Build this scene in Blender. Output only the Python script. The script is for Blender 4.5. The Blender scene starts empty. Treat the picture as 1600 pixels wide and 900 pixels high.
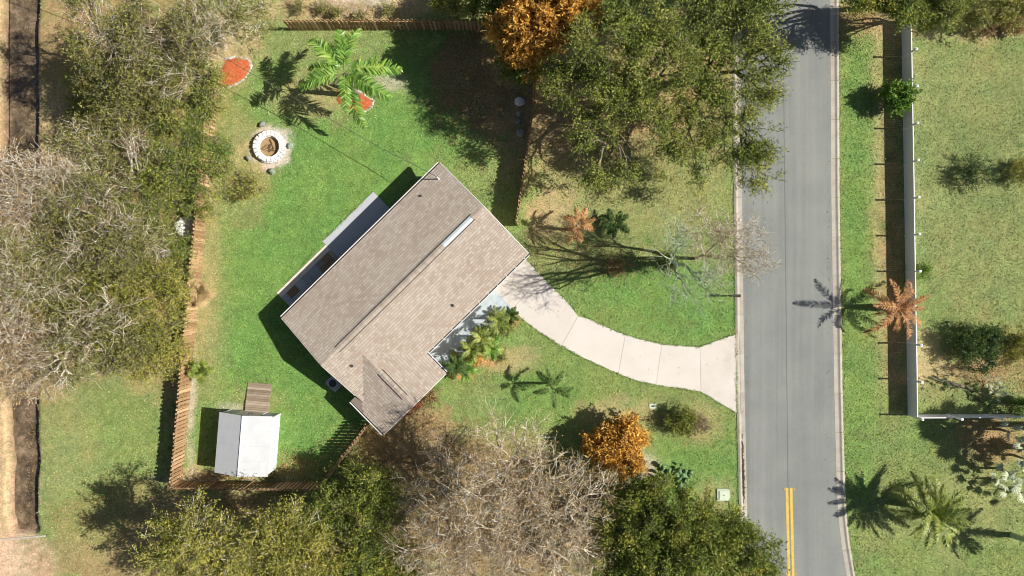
import bpy, math, random
import numpy as np
from mathutils import Vector, Matrix
R = math.radians
random.seed(7)
RS = np.random.RandomState(11)
scene = bpy.context.scene
COL = scene.collection
# ---------------------------------------------------------------- camera, sky, sun
S = 0.05                       # metres on the ground for one photo pixel
H = 53.33                      # height the aerial view is taken from
cam_d = bpy.data.cameras.new("camera"); cam = bpy.data.objects.new("camera", cam_d)
COL.objects.link(cam); cam.location = (0, 0, H); cam.rotation_euler = (0, 0, 0)
cam_d.lens = 24; cam_d.sensor_width = 36; cam_d.clip_end = 5000; cam_d.clip_start = 0.1
scene.camera = cam
SUN_EL, SUN_AZ = 41.6, -1.0    # azimuth measured from +X
w = bpy.data.worlds.new("World"); scene.world = w; w.use_nodes = True
nt = w.node_tree; bg = nt.nodes['Background']
sky = nt.nodes.new('ShaderNodeTexSky'); sky.sky_type = 'NISHITA'; sky.sun_disc = False
sky.sun_elevation = R(SUN_EL); sky.sun_rotation = R(90 - SUN_AZ); sky.air_density = 1; sky.dust_density = 1.5
nt.links.new(sky.outputs[0], bg.inputs[0]); bg.inputs[1].default_value = 0.05
sd = bpy.data.lights.new("sun", 'SUN'); sd.energy = 5.0; sd.angle = R(0.53); sd.color = (1, .95, .86)
so = bpy.data.objects.new("sun", sd); COL.objects.link(so); so.location = (60, 0, 60)
dv = Vector((math.cos(R(SUN_EL))*math.cos(R(SUN_AZ)), math.cos(R(SUN_EL))*math.sin(R(SUN_AZ)), math.sin(R(SUN_EL))))
so.rotation_euler = dv.to_track_quat('Z', 'Y').to_euler()
scene.view_settings.view_transform = 'Standard'; scene.view_settings.look = 'None'
scene.view_settings.exposure = 0.42; scene.view_settings.gamma = 1
scene.render.engine = 'CYCLES'; scene.cycles.filter_width = 1.05

# ---------------------------------------------------------------- helpers
def P(px, py, h=0.0):
    """photo pixel + height above ground -> where that point stands in the world"""
    k = 1 - h/H
    return Vector(((px-800)*S*k, (450-py)*S*k, h))

def tag(o, label=None, cat=None, group=None, kind=None):
    if label: o['label'] = label
    if cat: o['category'] = cat
    if group: o['group'] = group
    if kind: o['kind'] = kind
    return o

def empty(name, loc=(0, 0, 0), rz=0, label=None, cat=None, group=None):
    o = bpy.data.objects.new(name, None); COL.objects.link(o); o.location = loc; o.rotation_euler = (0, 0, rz)
    o.empty_display_size = .3
    return tag(o, label, cat, group)

def np_mesh(name, V, F, mat, attrs=None, smooth=False):
    V = np.asarray(V, dtype=np.float32).reshape(-1, 3); F = np.asarray(F, dtype=np.int32)
    me = bpy.data.meshes.new(name)
    k = F.shape[1]
    me.vertices.add(len(V)); me.vertices.foreach_set('co', V.ravel())
    me.loops.add(F.size); me.loops.foreach_set('vertex_index', F.ravel())
    me.polygons.add(len(F)); me.polygons.foreach_set('loop_start', np.arange(0, F.size, k, dtype=np.int32))
    me.polygons.foreach_set('loop_total', np.full(len(F), k, dtype=np.int32))
    if smooth: me.polygons.foreach_set('use_smooth', np.ones(len(F), dtype=bool))
    for an, av in (attrs or {}).items():
        av = np.asarray(av, dtype=np.float32)
        if av.ndim == 2:
            a = me.attributes.new(an, 'FLOAT_COLOR', 'POINT')
            a.data.foreach_set('color', np.concatenate([av, np.ones((len(av), 1), np.float32)], 1).ravel())
        else:
            a = me.attributes.new(an, 'FLOAT', 'POINT'); a.data.foreach_set('value', av)
    me.update(calc_edges=True)
    if mat: me.materials.append(mat)
    return me

def link(name, me, parent=None, loc=None, rot=None):
    o = bpy.data.objects.new(name, me); COL.objects.link(o)
    if parent is not None: o.parent = parent
    if loc is not None: o.location = loc
    if rot is not None: o.rotation_euler = rot
    return o

class MB:
    def __init__(s): s.v = []; s.f = []; s.r = []
    def add(s, vs, fs, r=None):
        b = len(s.v); s.v += [tuple(v) for v in vs]; s.f += [tuple(i+b for i in f) for f in fs]
        if r is None: r = random.random()
        s.r += [r]*len(vs); return s
    def box(s, x0, y0, z0, x1, y1, z1, M=None, r=None):
        vs = [Vector(c) for c in ((x0,y0,z0),(x1,y0,z0),(x1,y1,z0),(x0,y1,z0),(x0,y0,z1),(x1,y0,z1),(x1,y1,z1),(x0,y1,z1))]
        if M is not None: vs = [M @ v for v in vs]
        return s.add(vs, [(0,3,2,1),(4,5,6,7),(0,1,5,4),(1,2,6,5),(2,3,7,6),(3,0,4,7)], r)
    def prism(s, pts, z0, z1, r=None):
        n = len(pts); vs = [(p[0], p[1], z0) for p in pts]+[(p[0], p[1], z1) for p in pts]
        return s.add(vs, [tuple(range(n-1, -1, -1)), tuple(range(n, 2*n))]+[(i, (i+1) % n, n+(i+1) % n, n+i) for i in range(n)], r)
    def tube(s, pts, rad, n=6, r=None, cap=True):
        pts = [Vector(p) for p in pts]; rad = rad if hasattr(rad, '__len__') else [rad]*len(pts); vs = []; fs = []
        for i, p in enumerate(pts):
            d = (pts[min(i+1, len(pts)-1)]-pts[max(i-1, 0)]).normalized()
            a = d.cross(Vector((0, 0, 1)) if abs(d.z) < .9 else Vector((1, 0, 0))).normalized(); b = d.cross(a)
            vs += [p+(a*math.cos(t)+b*math.sin(t))*rad[i] for t in [2*math.pi*k/n for k in range(n)]]
        for i in range(len(pts)-1):
            fs += [(i*n+k, i*n+(k+1) % n, (i+1)*n+(k+1) % n, (i+1)*n+k) for k in range(n)]
        if cap: fs += [tuple(range(n-1, -1, -1)), tuple(range(len(vs)-n, len(vs)))]
        return s.add(vs, fs, r)
    def rock(s, c, rx, ry, rz, r=None, seed=0):
        rr = random.Random(seed); n, m = 8, 4; vs = [(c[0], c[1], c[2]+rz)]; fs = []
        for j in range(1, m):
            for i in range(n):
                a = 2*math.pi*i/n+.2*j; t = math.pi*j/m; q = .78+.4*rr.random()
                vs.append((c[0]+rx*q*math.sin(t)*math.cos(a), c[1]+ry*q*math.sin(t)*math.sin(a), c[2]+rz*q*math.cos(t)))
        vs.append((c[0], c[1], c[2]-rz)); L = len(vs)-1
        for i in range(n):
            fs.append((0, 1+i, 1+(i+1) % n)); fs.append((L, L-n+(i+1) % n, L-n+i))
            for j in range(m-2): fs.append((1+j*n+i, 1+(j+1)*n+i, 1+(j+1)*n+(i+1) % n, 1+j*n+(i+1) % n))
        return s.add(vs, fs, r)
    def mesh(s, name, mat, smooth=False):
        me = bpy.data.meshes.new(name); me.from_pydata(s.v, [], s.f); me.update()
        a = me.attributes.new('rnd', 'FLOAT', 'POINT'); a.data.foreach_set('value', np.array(s.r, np.float32))
        me.materials.append(mat)
        if smooth: me.polygons.foreach_set('use_smooth', [True]*len(me.polygons))
        return me
    def build(s, name, mat, parent=None, loc=None, rot=None, smooth=False):
        return link(name, s.mesh(name, mat, smooth), parent, loc, rot)

# ---------------------------------------------------------------- noise in numpy
def vnoise(x, y, seed=0):
    xi = np.floor(x).astype(np.int64); yi = np.floor(y).astype(np.int64); xf = x-xi; yf = y-yi
    def h(a, b):
        n = (a*374761393+b*668265263+seed*1442695041) & 0xffffffff
        n = ((n ^ (n >> 13))*1274126177) & 0xffffffff
        return ((n ^ (n >> 16)) & 0xffff)/65535.0
    u = xf*xf*(3-2*xf); v = yf*yf*(3-2*yf)
    return (h(xi, yi)*(1-u)+h(xi+1, yi)*u)*(1-v)+(h(xi, yi+1)*(1-u)+h(xi+1, yi+1)*u)*v
def fbm(x, y, sc, oc=4, seed=0):
    t = 0; a = .5; n = 0
    for o in range(oc):
        t = t+a*vnoise(x/sc*2**o+17*o, y/sc*2**o+31*o, seed+o); n += a; a *= .55
    return t/n
def sstep(a, b, x):
    t = np.clip((x-a)/(b-a), 0, 1); return t*t*(3-2*t)

# ---------------------------------------------------------------- materials
def newmat(name):
    m = bpy.data.materials.new(name); m.use_nodes = True; n = m.node_tree.nodes; l = m.node_tree.links
    return m, n, l, n['Principled BSDF']
def ramp(n, stops):
    r = n.new('ShaderNodeValToRGB'); e = r.color_ramp.elements
    e[0].position = stops[0][0]; e[0].color = (*stops[0][1], 1)
    e[1].position = stops[-1][0]; e[1].color = (*stops[-1][1], 1)
    for p, c in stops[1:-1]:
        x = e.new(p); x.color = (*c, 1)
    return r
def mixc(n, l, a, b, fac, mode='MIX'):
    m = n.new('ShaderNodeMix'); m.data_type = 'RGBA'; m.blend_type = mode
    for s_, v in ((m.inputs[6], a), (m.inputs[7], b), (m.inputs[0], fac)):
        if hasattr(v, 'is_output') or hasattr(v, 'links'): l.new(v, s_)
        elif hasattr(v, '__len__'): s_.default_value = (*v, 1)
        else: s_.default_value = v
    return m.outputs[2]
def noise(n, l, sc, det=4, rough=.6, coord=None, dist=0):
    t = n.new('ShaderNodeTexNoise'); t.inputs['Scale'].default_value = sc; t.inputs['Detail'].default_value = det
    t.inputs['Roughness'].default_value = rough; t.inputs['Distortion'].default_value = dist
    if coord is not None: l.new(coord, t.inputs['Vector'])
    return t.outputs['Fac']
def geo_pos(n):
    return n.new('ShaderNodeNewGeometry').outputs['Position']
def bump(n, l, b, h, strength=.4, dist=.05):
    m = n.new('ShaderNodeBump'); m.inputs['Strength'].default_value = strength; m.inputs['Distance'].default_value = dist
    l.new(h, m.inputs['Height']); l.new(m.outputs[0], b.inputs['Normal'])
def rnd_attr(n, name='rnd'):
    a = n.new('ShaderNodeAttribute'); a.attribute_name = name; return a

def surf(name, stops, rough=.8, sc=3, bsc=25, bstr=.25, bdist=.02, spread=.5, metallic=0, spec=.3, amp=1.0):
    """rough real surface: tone from a per-piece value plus two scales of noise, with relief"""
    m, n, l, b = newmat(name); pos = geo_pos(n)
    a = rnd_attr(n); nz = noise(n, l, sc, 6, .65, pos)
    mm = n.new('ShaderNodeMath'); mm.operation = 'MULTIPLY_ADD'; l.new(a.outputs['Fac'], mm.inputs[0]); mm.inputs[1].default_value = spread
    mp = n.new('ShaderNodeMath'); mp.operation = 'MULTIPLY'; l.new(nz, mp.inputs[0]); mp.inputs[1].default_value = 1-spread
    l.new(mp.outputs[0], mm.inputs[2]); r = ramp(n, stops); l.new(mm.outputs[0], r.inputs[0])
    fine = noise(n, l, bsc, 3, .7, pos)
    fr = ramp(n, [(.3, (1-.22*amp,)*3), (.7, (1+.15*amp,)*3)]); l.new(fine, fr.inputs[0])
    l.new(mixc(n, l, r.outputs[0], fr.outputs[0], 1, 'MULTIPLY'), b.inputs['Base Color'])
    b.inputs['Roughness'].default_value = rough; b.inputs['Metallic'].default_value = metallic
    b.inputs['Specular IOR Level'].default_value = spec
    bump(n, l, b, fine, bstr, bdist); return m

def leafmat(name, stops, trans=.22, csc=.55, rough=.55, spec=.25):
    m, n, l, b = newmat(name); pos = geo_pos(n)
    a = rnd_attr(n); nz = noise(n, l, csc, 3, .6, pos)
    mm = n.new('ShaderNodeMath'); mm.operation = 'MULTIPLY_ADD'; l.new(a.outputs['Fac'], mm.inputs[0]); mm.inputs[1].default_value = .55
    mp = n.new('ShaderNodeMath'); mp.operation = 'MULTIPLY_ADD'; l.new(nz, mp.inputs[0]); mp.inputs[1].default_value = .9; mp.inputs[2].default_value = -.22
    l.new(mp.outputs[0], mm.inputs[2]); r = ramp(n, stops); l.new(mm.outputs[0], r.inputs[0])
    l.new(r.outputs[0], b.inputs['Base Color']); b.inputs['Roughness'].default_value = rough; b.inputs['Specular IOR Level'].default_value = spec
    t = n.new('ShaderNodeBsdfTranslucent'); l.new(r.outputs[0], t.inputs[0])
    mx = n.new('ShaderNodeMixShader'); mx.inputs[0].default_value = trans
    l.new(b.outputs[0], mx.inputs[1]); l.new(t.outputs[0], mx.inputs[2]); l.new(mx.outputs[0], n['Material Output'].inputs[0])
    return m

M = {}
M['oak'] = leafmat('oak_leaf', [(.1, (.05, .075, .012)), (.35, (.13, .18, .03)), (.6, (.26, .30, .055)), (.9, (.52, .5, .13))])
M['oakdark'] = leafmat('dark_oak_leaf', [(.1, (.04, .07, .012)), (.38, (.11, .16, .028)), (.6, (.24, .28, .045)), (.85, (.54, .47, .08))])
M['olive'] = leafmat('olive_leaf', [(.1, (.06, .08, .012)), (.35, (.2, .22, .035)), (.65, (.4, .38, .08)), (.95, (.66, .54, .15))])
M['mixed'] = leafmat('thin_olive_leaf', [(.1, (.06, .08, .018)), (.4, (.18, .2, .045)), (.7, (.34, .33, .09)), (.95, (.56, .48, .17))])
M['drytwig'] = leafmat('dry_leaf', [(.1, (.2, .11, .04)), (.5, (.46, .32, .14)), (.95, (.64, .5, .24))])
M['rust'] = leafmat('rust_leaf', [(.1, (.05, .06, .015)), (.28, (.24, .12, .03)), (.45, (.56, .29, .05)), (.7, (.82, .5, .11)), (.95, (.7, .54, .18))])
M['bright'] = leafmat('bright_leaf', [(.1, (.04, .1, .01)), (.5, (.13, .26, .03)), (.95, (.32, .42, .07))])
M['lime'] = leafmat('lime_leaf', [(.1, (.09, .12, .015)), (.5, (.26, .27, .04)), (.95, (.5, .42, .08))])
M['palm'] = leafmat('palm_frond', [(.1, (.06, .15, .02)), (.5, (.2, .38, .06)), (.95, (.5, .56, .12))], csc=.9, rough=.4, spec=.5)
M['palmold'] = leafmat('olive_palm_frond', [(.1, (.06, .1, .02)), (.45, (.2, .27, .05)), (.75, (.42, .44, .1)), (.95, (.68, .64, .24))], csc=.9, rough=.4, spec=.5)
M['palmdead'] = leafmat('dead_palm_frond', [(.1, (.14, .07, .03)), (.45, (.42, .22, .1)), (.7, (.66, .34, .12)), (.95, (.78, .62, .4))], csc=1.2)
M['palmdark'] = leafmat('dark_palm_frond', [(.1, (.02, .05, .01)), (.5, (.06, .12, .025)), (.95, (.2, .24, .07))], csc=.9)
M['silver'] = leafmat('silver_frond', [(.1, (.25, .32, .2)), (.5, (.5, .56, .38)), (.95, (.76, .76, .54))], csc=1.2, trans=.15)
M['cactus'] = surf('cactus_pad', [(.2, (.08, .16, .07)), (.8, (.22, .34, .14))], .5, 4, 30)
M['barkpale'] = surf('pale_bark', [(.2, (.34, .27, .18)), (.5, (.58, .5, .38)), (.9, (.82, .76, .65))], .9, 1.5, 18, .5, .03)
M['barkwhite'] = surf('bleached_bark', [(.15, (.2, .15, .1)), (.4, (.5, .42, .31)), (.65, (.74, .67, .55)), (.9, (.86, .82, .74))], .9, 1.5, 18, .5, .03, .7)
M['barkgrey'] = surf('grey_bark', [(.2, (.1, .08, .055)), (.5, (.22, .18, .13)), (.9, (.5, .44, .34))], .9, 1.5, 18, .5, .03)
M['barkdark'] = surf('dark_bark', [(.2, (.05, .04, .03)), (.5, (.12, .1, .08)), (.9, (.25, .21, .17))], .9, 1.5, 18, .5, .03)
M['barkmoss'] = surf('lichen_bark', [(.2, (.26, .34, .2)), (.5, (.42, .52, .33)), (.9, (.6, .64, .48))], .9, 1.2, 18, .5, .03)
M['palmbark'] = surf('palm_bark', [(.2, (.16, .13, .1)), (.8, (.36, .31, .25))], .9, 2, 14, .6, .03)
M['twigtan'] = surf('dry_twig', [(.1, (.2, .14, .08)), (.4, (.5, .4, .25)), (.65, (.72, .62, .44)), (.9, (.9, .86, .76))], .9, 1.5, 18, .3, .03, .75)
M['asphalt'] = None
M['concrete'] = surf('pale_concrete', [(.22, (.48, .43, .385)), (.42, (.6, .55, .5)), (.75, (.68, .63, .58))], .85, .5, 30, .12, .01, .3)
M['kerb'] = surf('kerb_concrete', [(.2, (.33, .29, .25)), (.5, (.44, .4, .34)), (.85, (.56, .52, .44))], .9, 1.4, 22, .25, .02, .25)
M['greyslab'] = surf('blue_grey_concrete', [(.2, (.4, .42, .45)), (.8, (.54, .56, .58))], .7, .8, 20, .1, .01)
M['whiteslab'] = surf('pale_painted_concrete', [(.25, (.36, .42, .46)), (.5, (.47, .53, .57)), (.8, (.6, .63, .65))], .6, 1.5, 20, .1, .01, .15)
M['stonebrown'] = surf('brown_flagstone', [(.2, (.25, .16, .1)), (.8, (.42, .28, .19))], .85, 3, 20)
M['stoneblue'] = surf('blue_flagstone', [(.2, (.3, .34, .38)), (.8, (.5, .54, .56))], .85, 3, 20)
M['stonegrey'] = surf('grey_flagstone', [(.2, (.26, .25, .25)), (.8, (.42, .39, .36))], .85, 3, 20)
M['paver'] = surf('cream_paver', [(.2, (.66, .58, .5)), (.8, (.76, .68, .6))], .85, 3, 20, .15)
M['shingle'] = surf('asphalt_shingle', [(.1, (.34, .265, .21)), (.38, (.42, .35, .285)), (.6, (.47, .405, .34)), (.9, (.53, .475, .405))], .93, .3, 30, .35, .015, .45)
M['cap'] = surf('ridge_cap_shingle', [(.1, (.33, .265, .215)), (.9, (.5, .435, .37))], .93, 3, 30, .3, .01)
M['white'] = surf('white_paint', [(.2, (.74, .74, .73)), (.8, (.82, .81, .8))], .45, 3, 20, .05, .005, .2, 0, .5)
M['underlay'] = surf('shingle_underlay', [(.1, (.235, .185, .15)), (.9, (.31, .25, .205))], .95, 3, 30, .3, .01)
M['sheetwhite'] = surf('pale_vent_cover', [(.2, (.48, .55, .56)), (.8, (.62, .68, .68))], .5, 3, 20, .05)
M['vinyl'] = surf('white_vinyl', [(.2, (.8, .79, .84)), (.8, (.86, .85, .89))], .35, 2, 20, .04, .004, .2, 0, .5, .4)
M['stucco'] = surf('cream_stucco', [(.2, (.5, .46, .38)), (.8, (.6, .56, .47))], .9, 2, 60, .3, .01)
M['dark'] = surf('dark_metal', [(.2, (.03, .03, .03)), (.8, (.07, .07, .065))], .6, 3, 20)
M['gutterin'] = surf('gutter_debris', [(.2, (.04, .03, .025)), (.8, (.12, .09, .06))], .9, 6, 30, .4)
M['glass'] = surf('window_glass', [(.2, (.02, .03, .035)), (.8, (.05, .06, .07))], .08, 1, 3, .02)
M['steelroof'] = surf('white_metal_roofing', [(.2, (.42, .43, .455)), (.5, (.49, .5, .515)), (.85, (.53, .53, .53))], .5, .9, 3, .02, .002, .15, 0, .5, .15)
M['wood'] = surf('fence_wood', [(.1, (.22, .125, .058)), (.4, (.38, .235, .12)), (.7, (.52, .34, .185)), (.95, (.64, .46, .28))], .85, 4, 30, .35, .01, .65)
M['woodrail'] = surf('fence_rail_wood', [(.1, (.3, .2, .11)), (.9, (.55, .4, .24))], .85, 4, 30, .35, .01)
M['deckwood'] = surf('weathered_deck_wood', [(.1, (.2, .15, .1)), (.4, (.33, .26, .19)), (.9, (.5, .42, .32))], .85, 5, 30, .35, .01, .7)
M['mulch'] = surf('red_mulch', [(.15, (.36, .09, .03)), (.5, (.62, .16, .06)), (.85, (.78, .27, .12))], .95, 8, 30, .9, .06, .4)
M['limestone'] = surf('white_stone', [(.2, (.62, .59, .56)), (.5, (.78, .76, .73)), (.85, (.86, .85, .83))], .9, 4, 30, .4, .02, .5)
M['edge'] = surf('edging_stone', [(.2, (.4, .34, .28)), (.8, (.72, .68, .62))], .9, 4, 30, .4, .02, .7)
M['greystone'] = surf('grey_stone', [(.2, (.16, .17, .16)), (.8, (.38, .38, .34))], .9, 4, 24, .5, .03)
M['greenstone'] = surf('mossy_seat_stone', [(.2, (.2, .26, .2)), (.8, (.42, .5, .4))], .9, 4, 24, .5, .03)
M['ash'] = surf('ash_bed', [(.2, (.24, .14, .07)), (.5, (.4, .27, .14)), (.85, (.56, .42, .26))], .95, 7, 30, .9, .05)
M['char'] = surf('charred_log', [(.2, (.05, .035, .025)), (.8, (.45, .3, .16))], .9, 5, 25)
M['yellow'] = surf('yellow_road_paint', [(.3, (.5, .34, .06)), (.6, (.72, .49, .08))], .7, 3, 12, .1, .005, .2)
M['greenbox'] = surf('pale_green_cover', [(.2, (.42, .5, .38)), (.8, (.56, .64, .5))], .7, 4, 20, .2)
M['mailbox'] = surf('black_mailbox', [(.2, (.03, .03, .03)), (.8, (.06, .055, .05))], .4, 4, 20)
M['wire'] = surf('cable', [(.2, (.03, .03, .03)), (.8, (.09, .09, .09))], .6, 4, 20)
M['drygrass'] = leafmat('dry_grass', [(.1, (.3, .2, .09)), (.5, (.5, .36, .18)), (.95, (.62, .5, .3))])
M['bromeliad'] = leafmat('red_leaf', [(.1, (.2, .03, .02)), (.5, (.45, .09, .05)), (.95, (.55, .24, .1))])

# asphalt with aggregate, wheel tracks, a paving seam and cracks
m, n, l, b = newmat('asphalt'); pos = geo_pos(n)
sep = n.new('ShaderNodeSeparateXYZ'); l.new(pos, sep.inputs[0])
mp = n.new('ShaderNodeMapping'); mp.inputs['Scale'].default_value = (1.6, .03, 1); l.new(pos, mp.inputs[0])
streak = noise(n, l, 1.0, 5, .6, mp.outputs[0])
r1 = ramp(n, [(.3, (.185, .20, .19)), (.5, (.212, .224, .212)), (.7, (.245, .252, .236))]); l.new(streak, r1.inputs[0])
patch = noise(n, l, .35, 5, .6, pos); r2 = ramp(n, [(.35, (.9, .9, .91)), (.65, (1.06, 1.05, 1.03))]); l.new(patch, r2.inputs[0])
agg = noise(n, l, 14, 4, .8, pos); r3 = ramp(n, [(.3, (.82, .82, .82)), (.7, (1.16, 1.16, 1.16))]); l.new(agg, r3.inputs[0])
vor = n.new('ShaderNodeTexVoronoi'); vor.inputs['Scale'].default_value = 2.6; l.new(pos, vor.inputs[0])
r4 = ramp(n, [(.03, (1.5, 1.45, 1.35)), (.05, (1, 1, 1))]); l.new(vor.outputs['Distance'], r4.inputs[0])
# seam runs where the two paving passes meet
ms = n.new('ShaderNodeMath'); ms.operation = 'MULTIPLY_ADD'; l.new(sep.outputs[1], ms.inputs[0]); ms.inputs[1].default_value = .0108; ms.inputs[2].default_value = -21.42
ma = n.new('ShaderNodeMath'); ma.operation = 'ADD'; l.new(sep.outputs[0], ma.inputs[0]); l.new(ms.outputs[0], ma.inputs[1])
mw = n.new('ShaderNodeMapping'); mw.inputs['Scale'].default_value = (2, 2, 2); l.new(pos, mw.inputs[0])
wob = noise(n, l, 1.2, 5, .7, pos); m5 = n.new('ShaderNodeMath'); m5.operation = 'MULTIPLY_ADD'; l.new(wob, m5.inputs[0]); m5.inputs[1].default_value = .07; l.new(ma.outputs[0], m5.inputs[2])
mb = n.new('ShaderNodeMath'); mb.operation = 'ABSOLUTE'; l.new(m5.outputs[0], mb.inputs[0])
r5 = ramp(n, [(.012, (.6, .6, .6)), (.055, (1, 1, 1))]); l.new(mb.outputs[0], r5.inputs[0])
c = mixc(n, l, r1.outputs[0], r2.outputs[0], 1, 'MULTIPLY'); c = mixc(n, l, c, r3.outputs[0], 1, 'MULTIPLY')
c = mixc(n, l, c, r4.outputs[0], .35, 'MULTIPLY'); c = mixc(n, l, c, r5.outputs[0], 1, 'MULTIPLY')
l.new(c, b.inputs['Base Color']); b.inputs['Roughness'].default_value = .85; bump(n, l, b, agg, .3, .02); M['asphalt'] = m

# ground: broad colour from the painted soil/grass map, plus turf texture
m, n, l, b = newmat('turf'); pos = geo_pos(n)
ca = rnd_attr(n, 'soil'); f1 = noise(n, l, 7, 5, .85, pos); f2 = noise(n, l, 2.2, 5, .7, pos, .6)
q1 = ramp(n, [(.3, (.46, .5, .42)), (.5, (.98, .98, .96)), (.68, (1.52, 1.46, 1.44))]); l.new(f1, q1.inputs[0])
q2 = ramp(n, [(.3, (.72, .82, .72)), (.7, (1.28, 1.16, 1.28))]); l.new(f2, q2.inputs[0])
c = mixc(n, l, ca.outputs['Color'], q1.outputs[0], 1, 'MULTIPLY'); c = mixc(n, l, c, q2.outputs[0], 1, 'MULTIPLY')
l.new(c, b.inputs['Base Color']); b.inputs['Roughness'].default_value = .95; b.inputs['Specular IOR Level'].default_value = .1
bump(n, l, b, f1, .8, .06); M['turf'] = m
m, n, l, b = newmat('grass_blades'); ca = rnd_attr(n, 'soil'); l.new(ca.outputs['Color'], b.inputs['Base Color'])
b.inputs['Roughness'].default_value = .7; b.inputs['Specular IOR Level'].default_value = .2; M['blades'] = m
m, n, l, b = newmat('ditch_water'); b.inputs['Base Color'].default_value = (.05, .035, .02, 1); b.inputs['Roughness'].default_value = .25
pos = geo_pos(n); q = noise(n, l, 1.2, 3, .5, pos); bump(n, l, b, q, .1, .02)
q2 = noise(n, l, .9, 6, .75, pos); rr = ramp(n, [(.35, (.05, .036, .024)), (.52, (.15, .11, .07)), (.64, (.3, .22, .15))]); l.new(q2, rr.inputs[0]); l.new(rr.outputs[0], b.inputs['Base Color']); M['water'] = m

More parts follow.
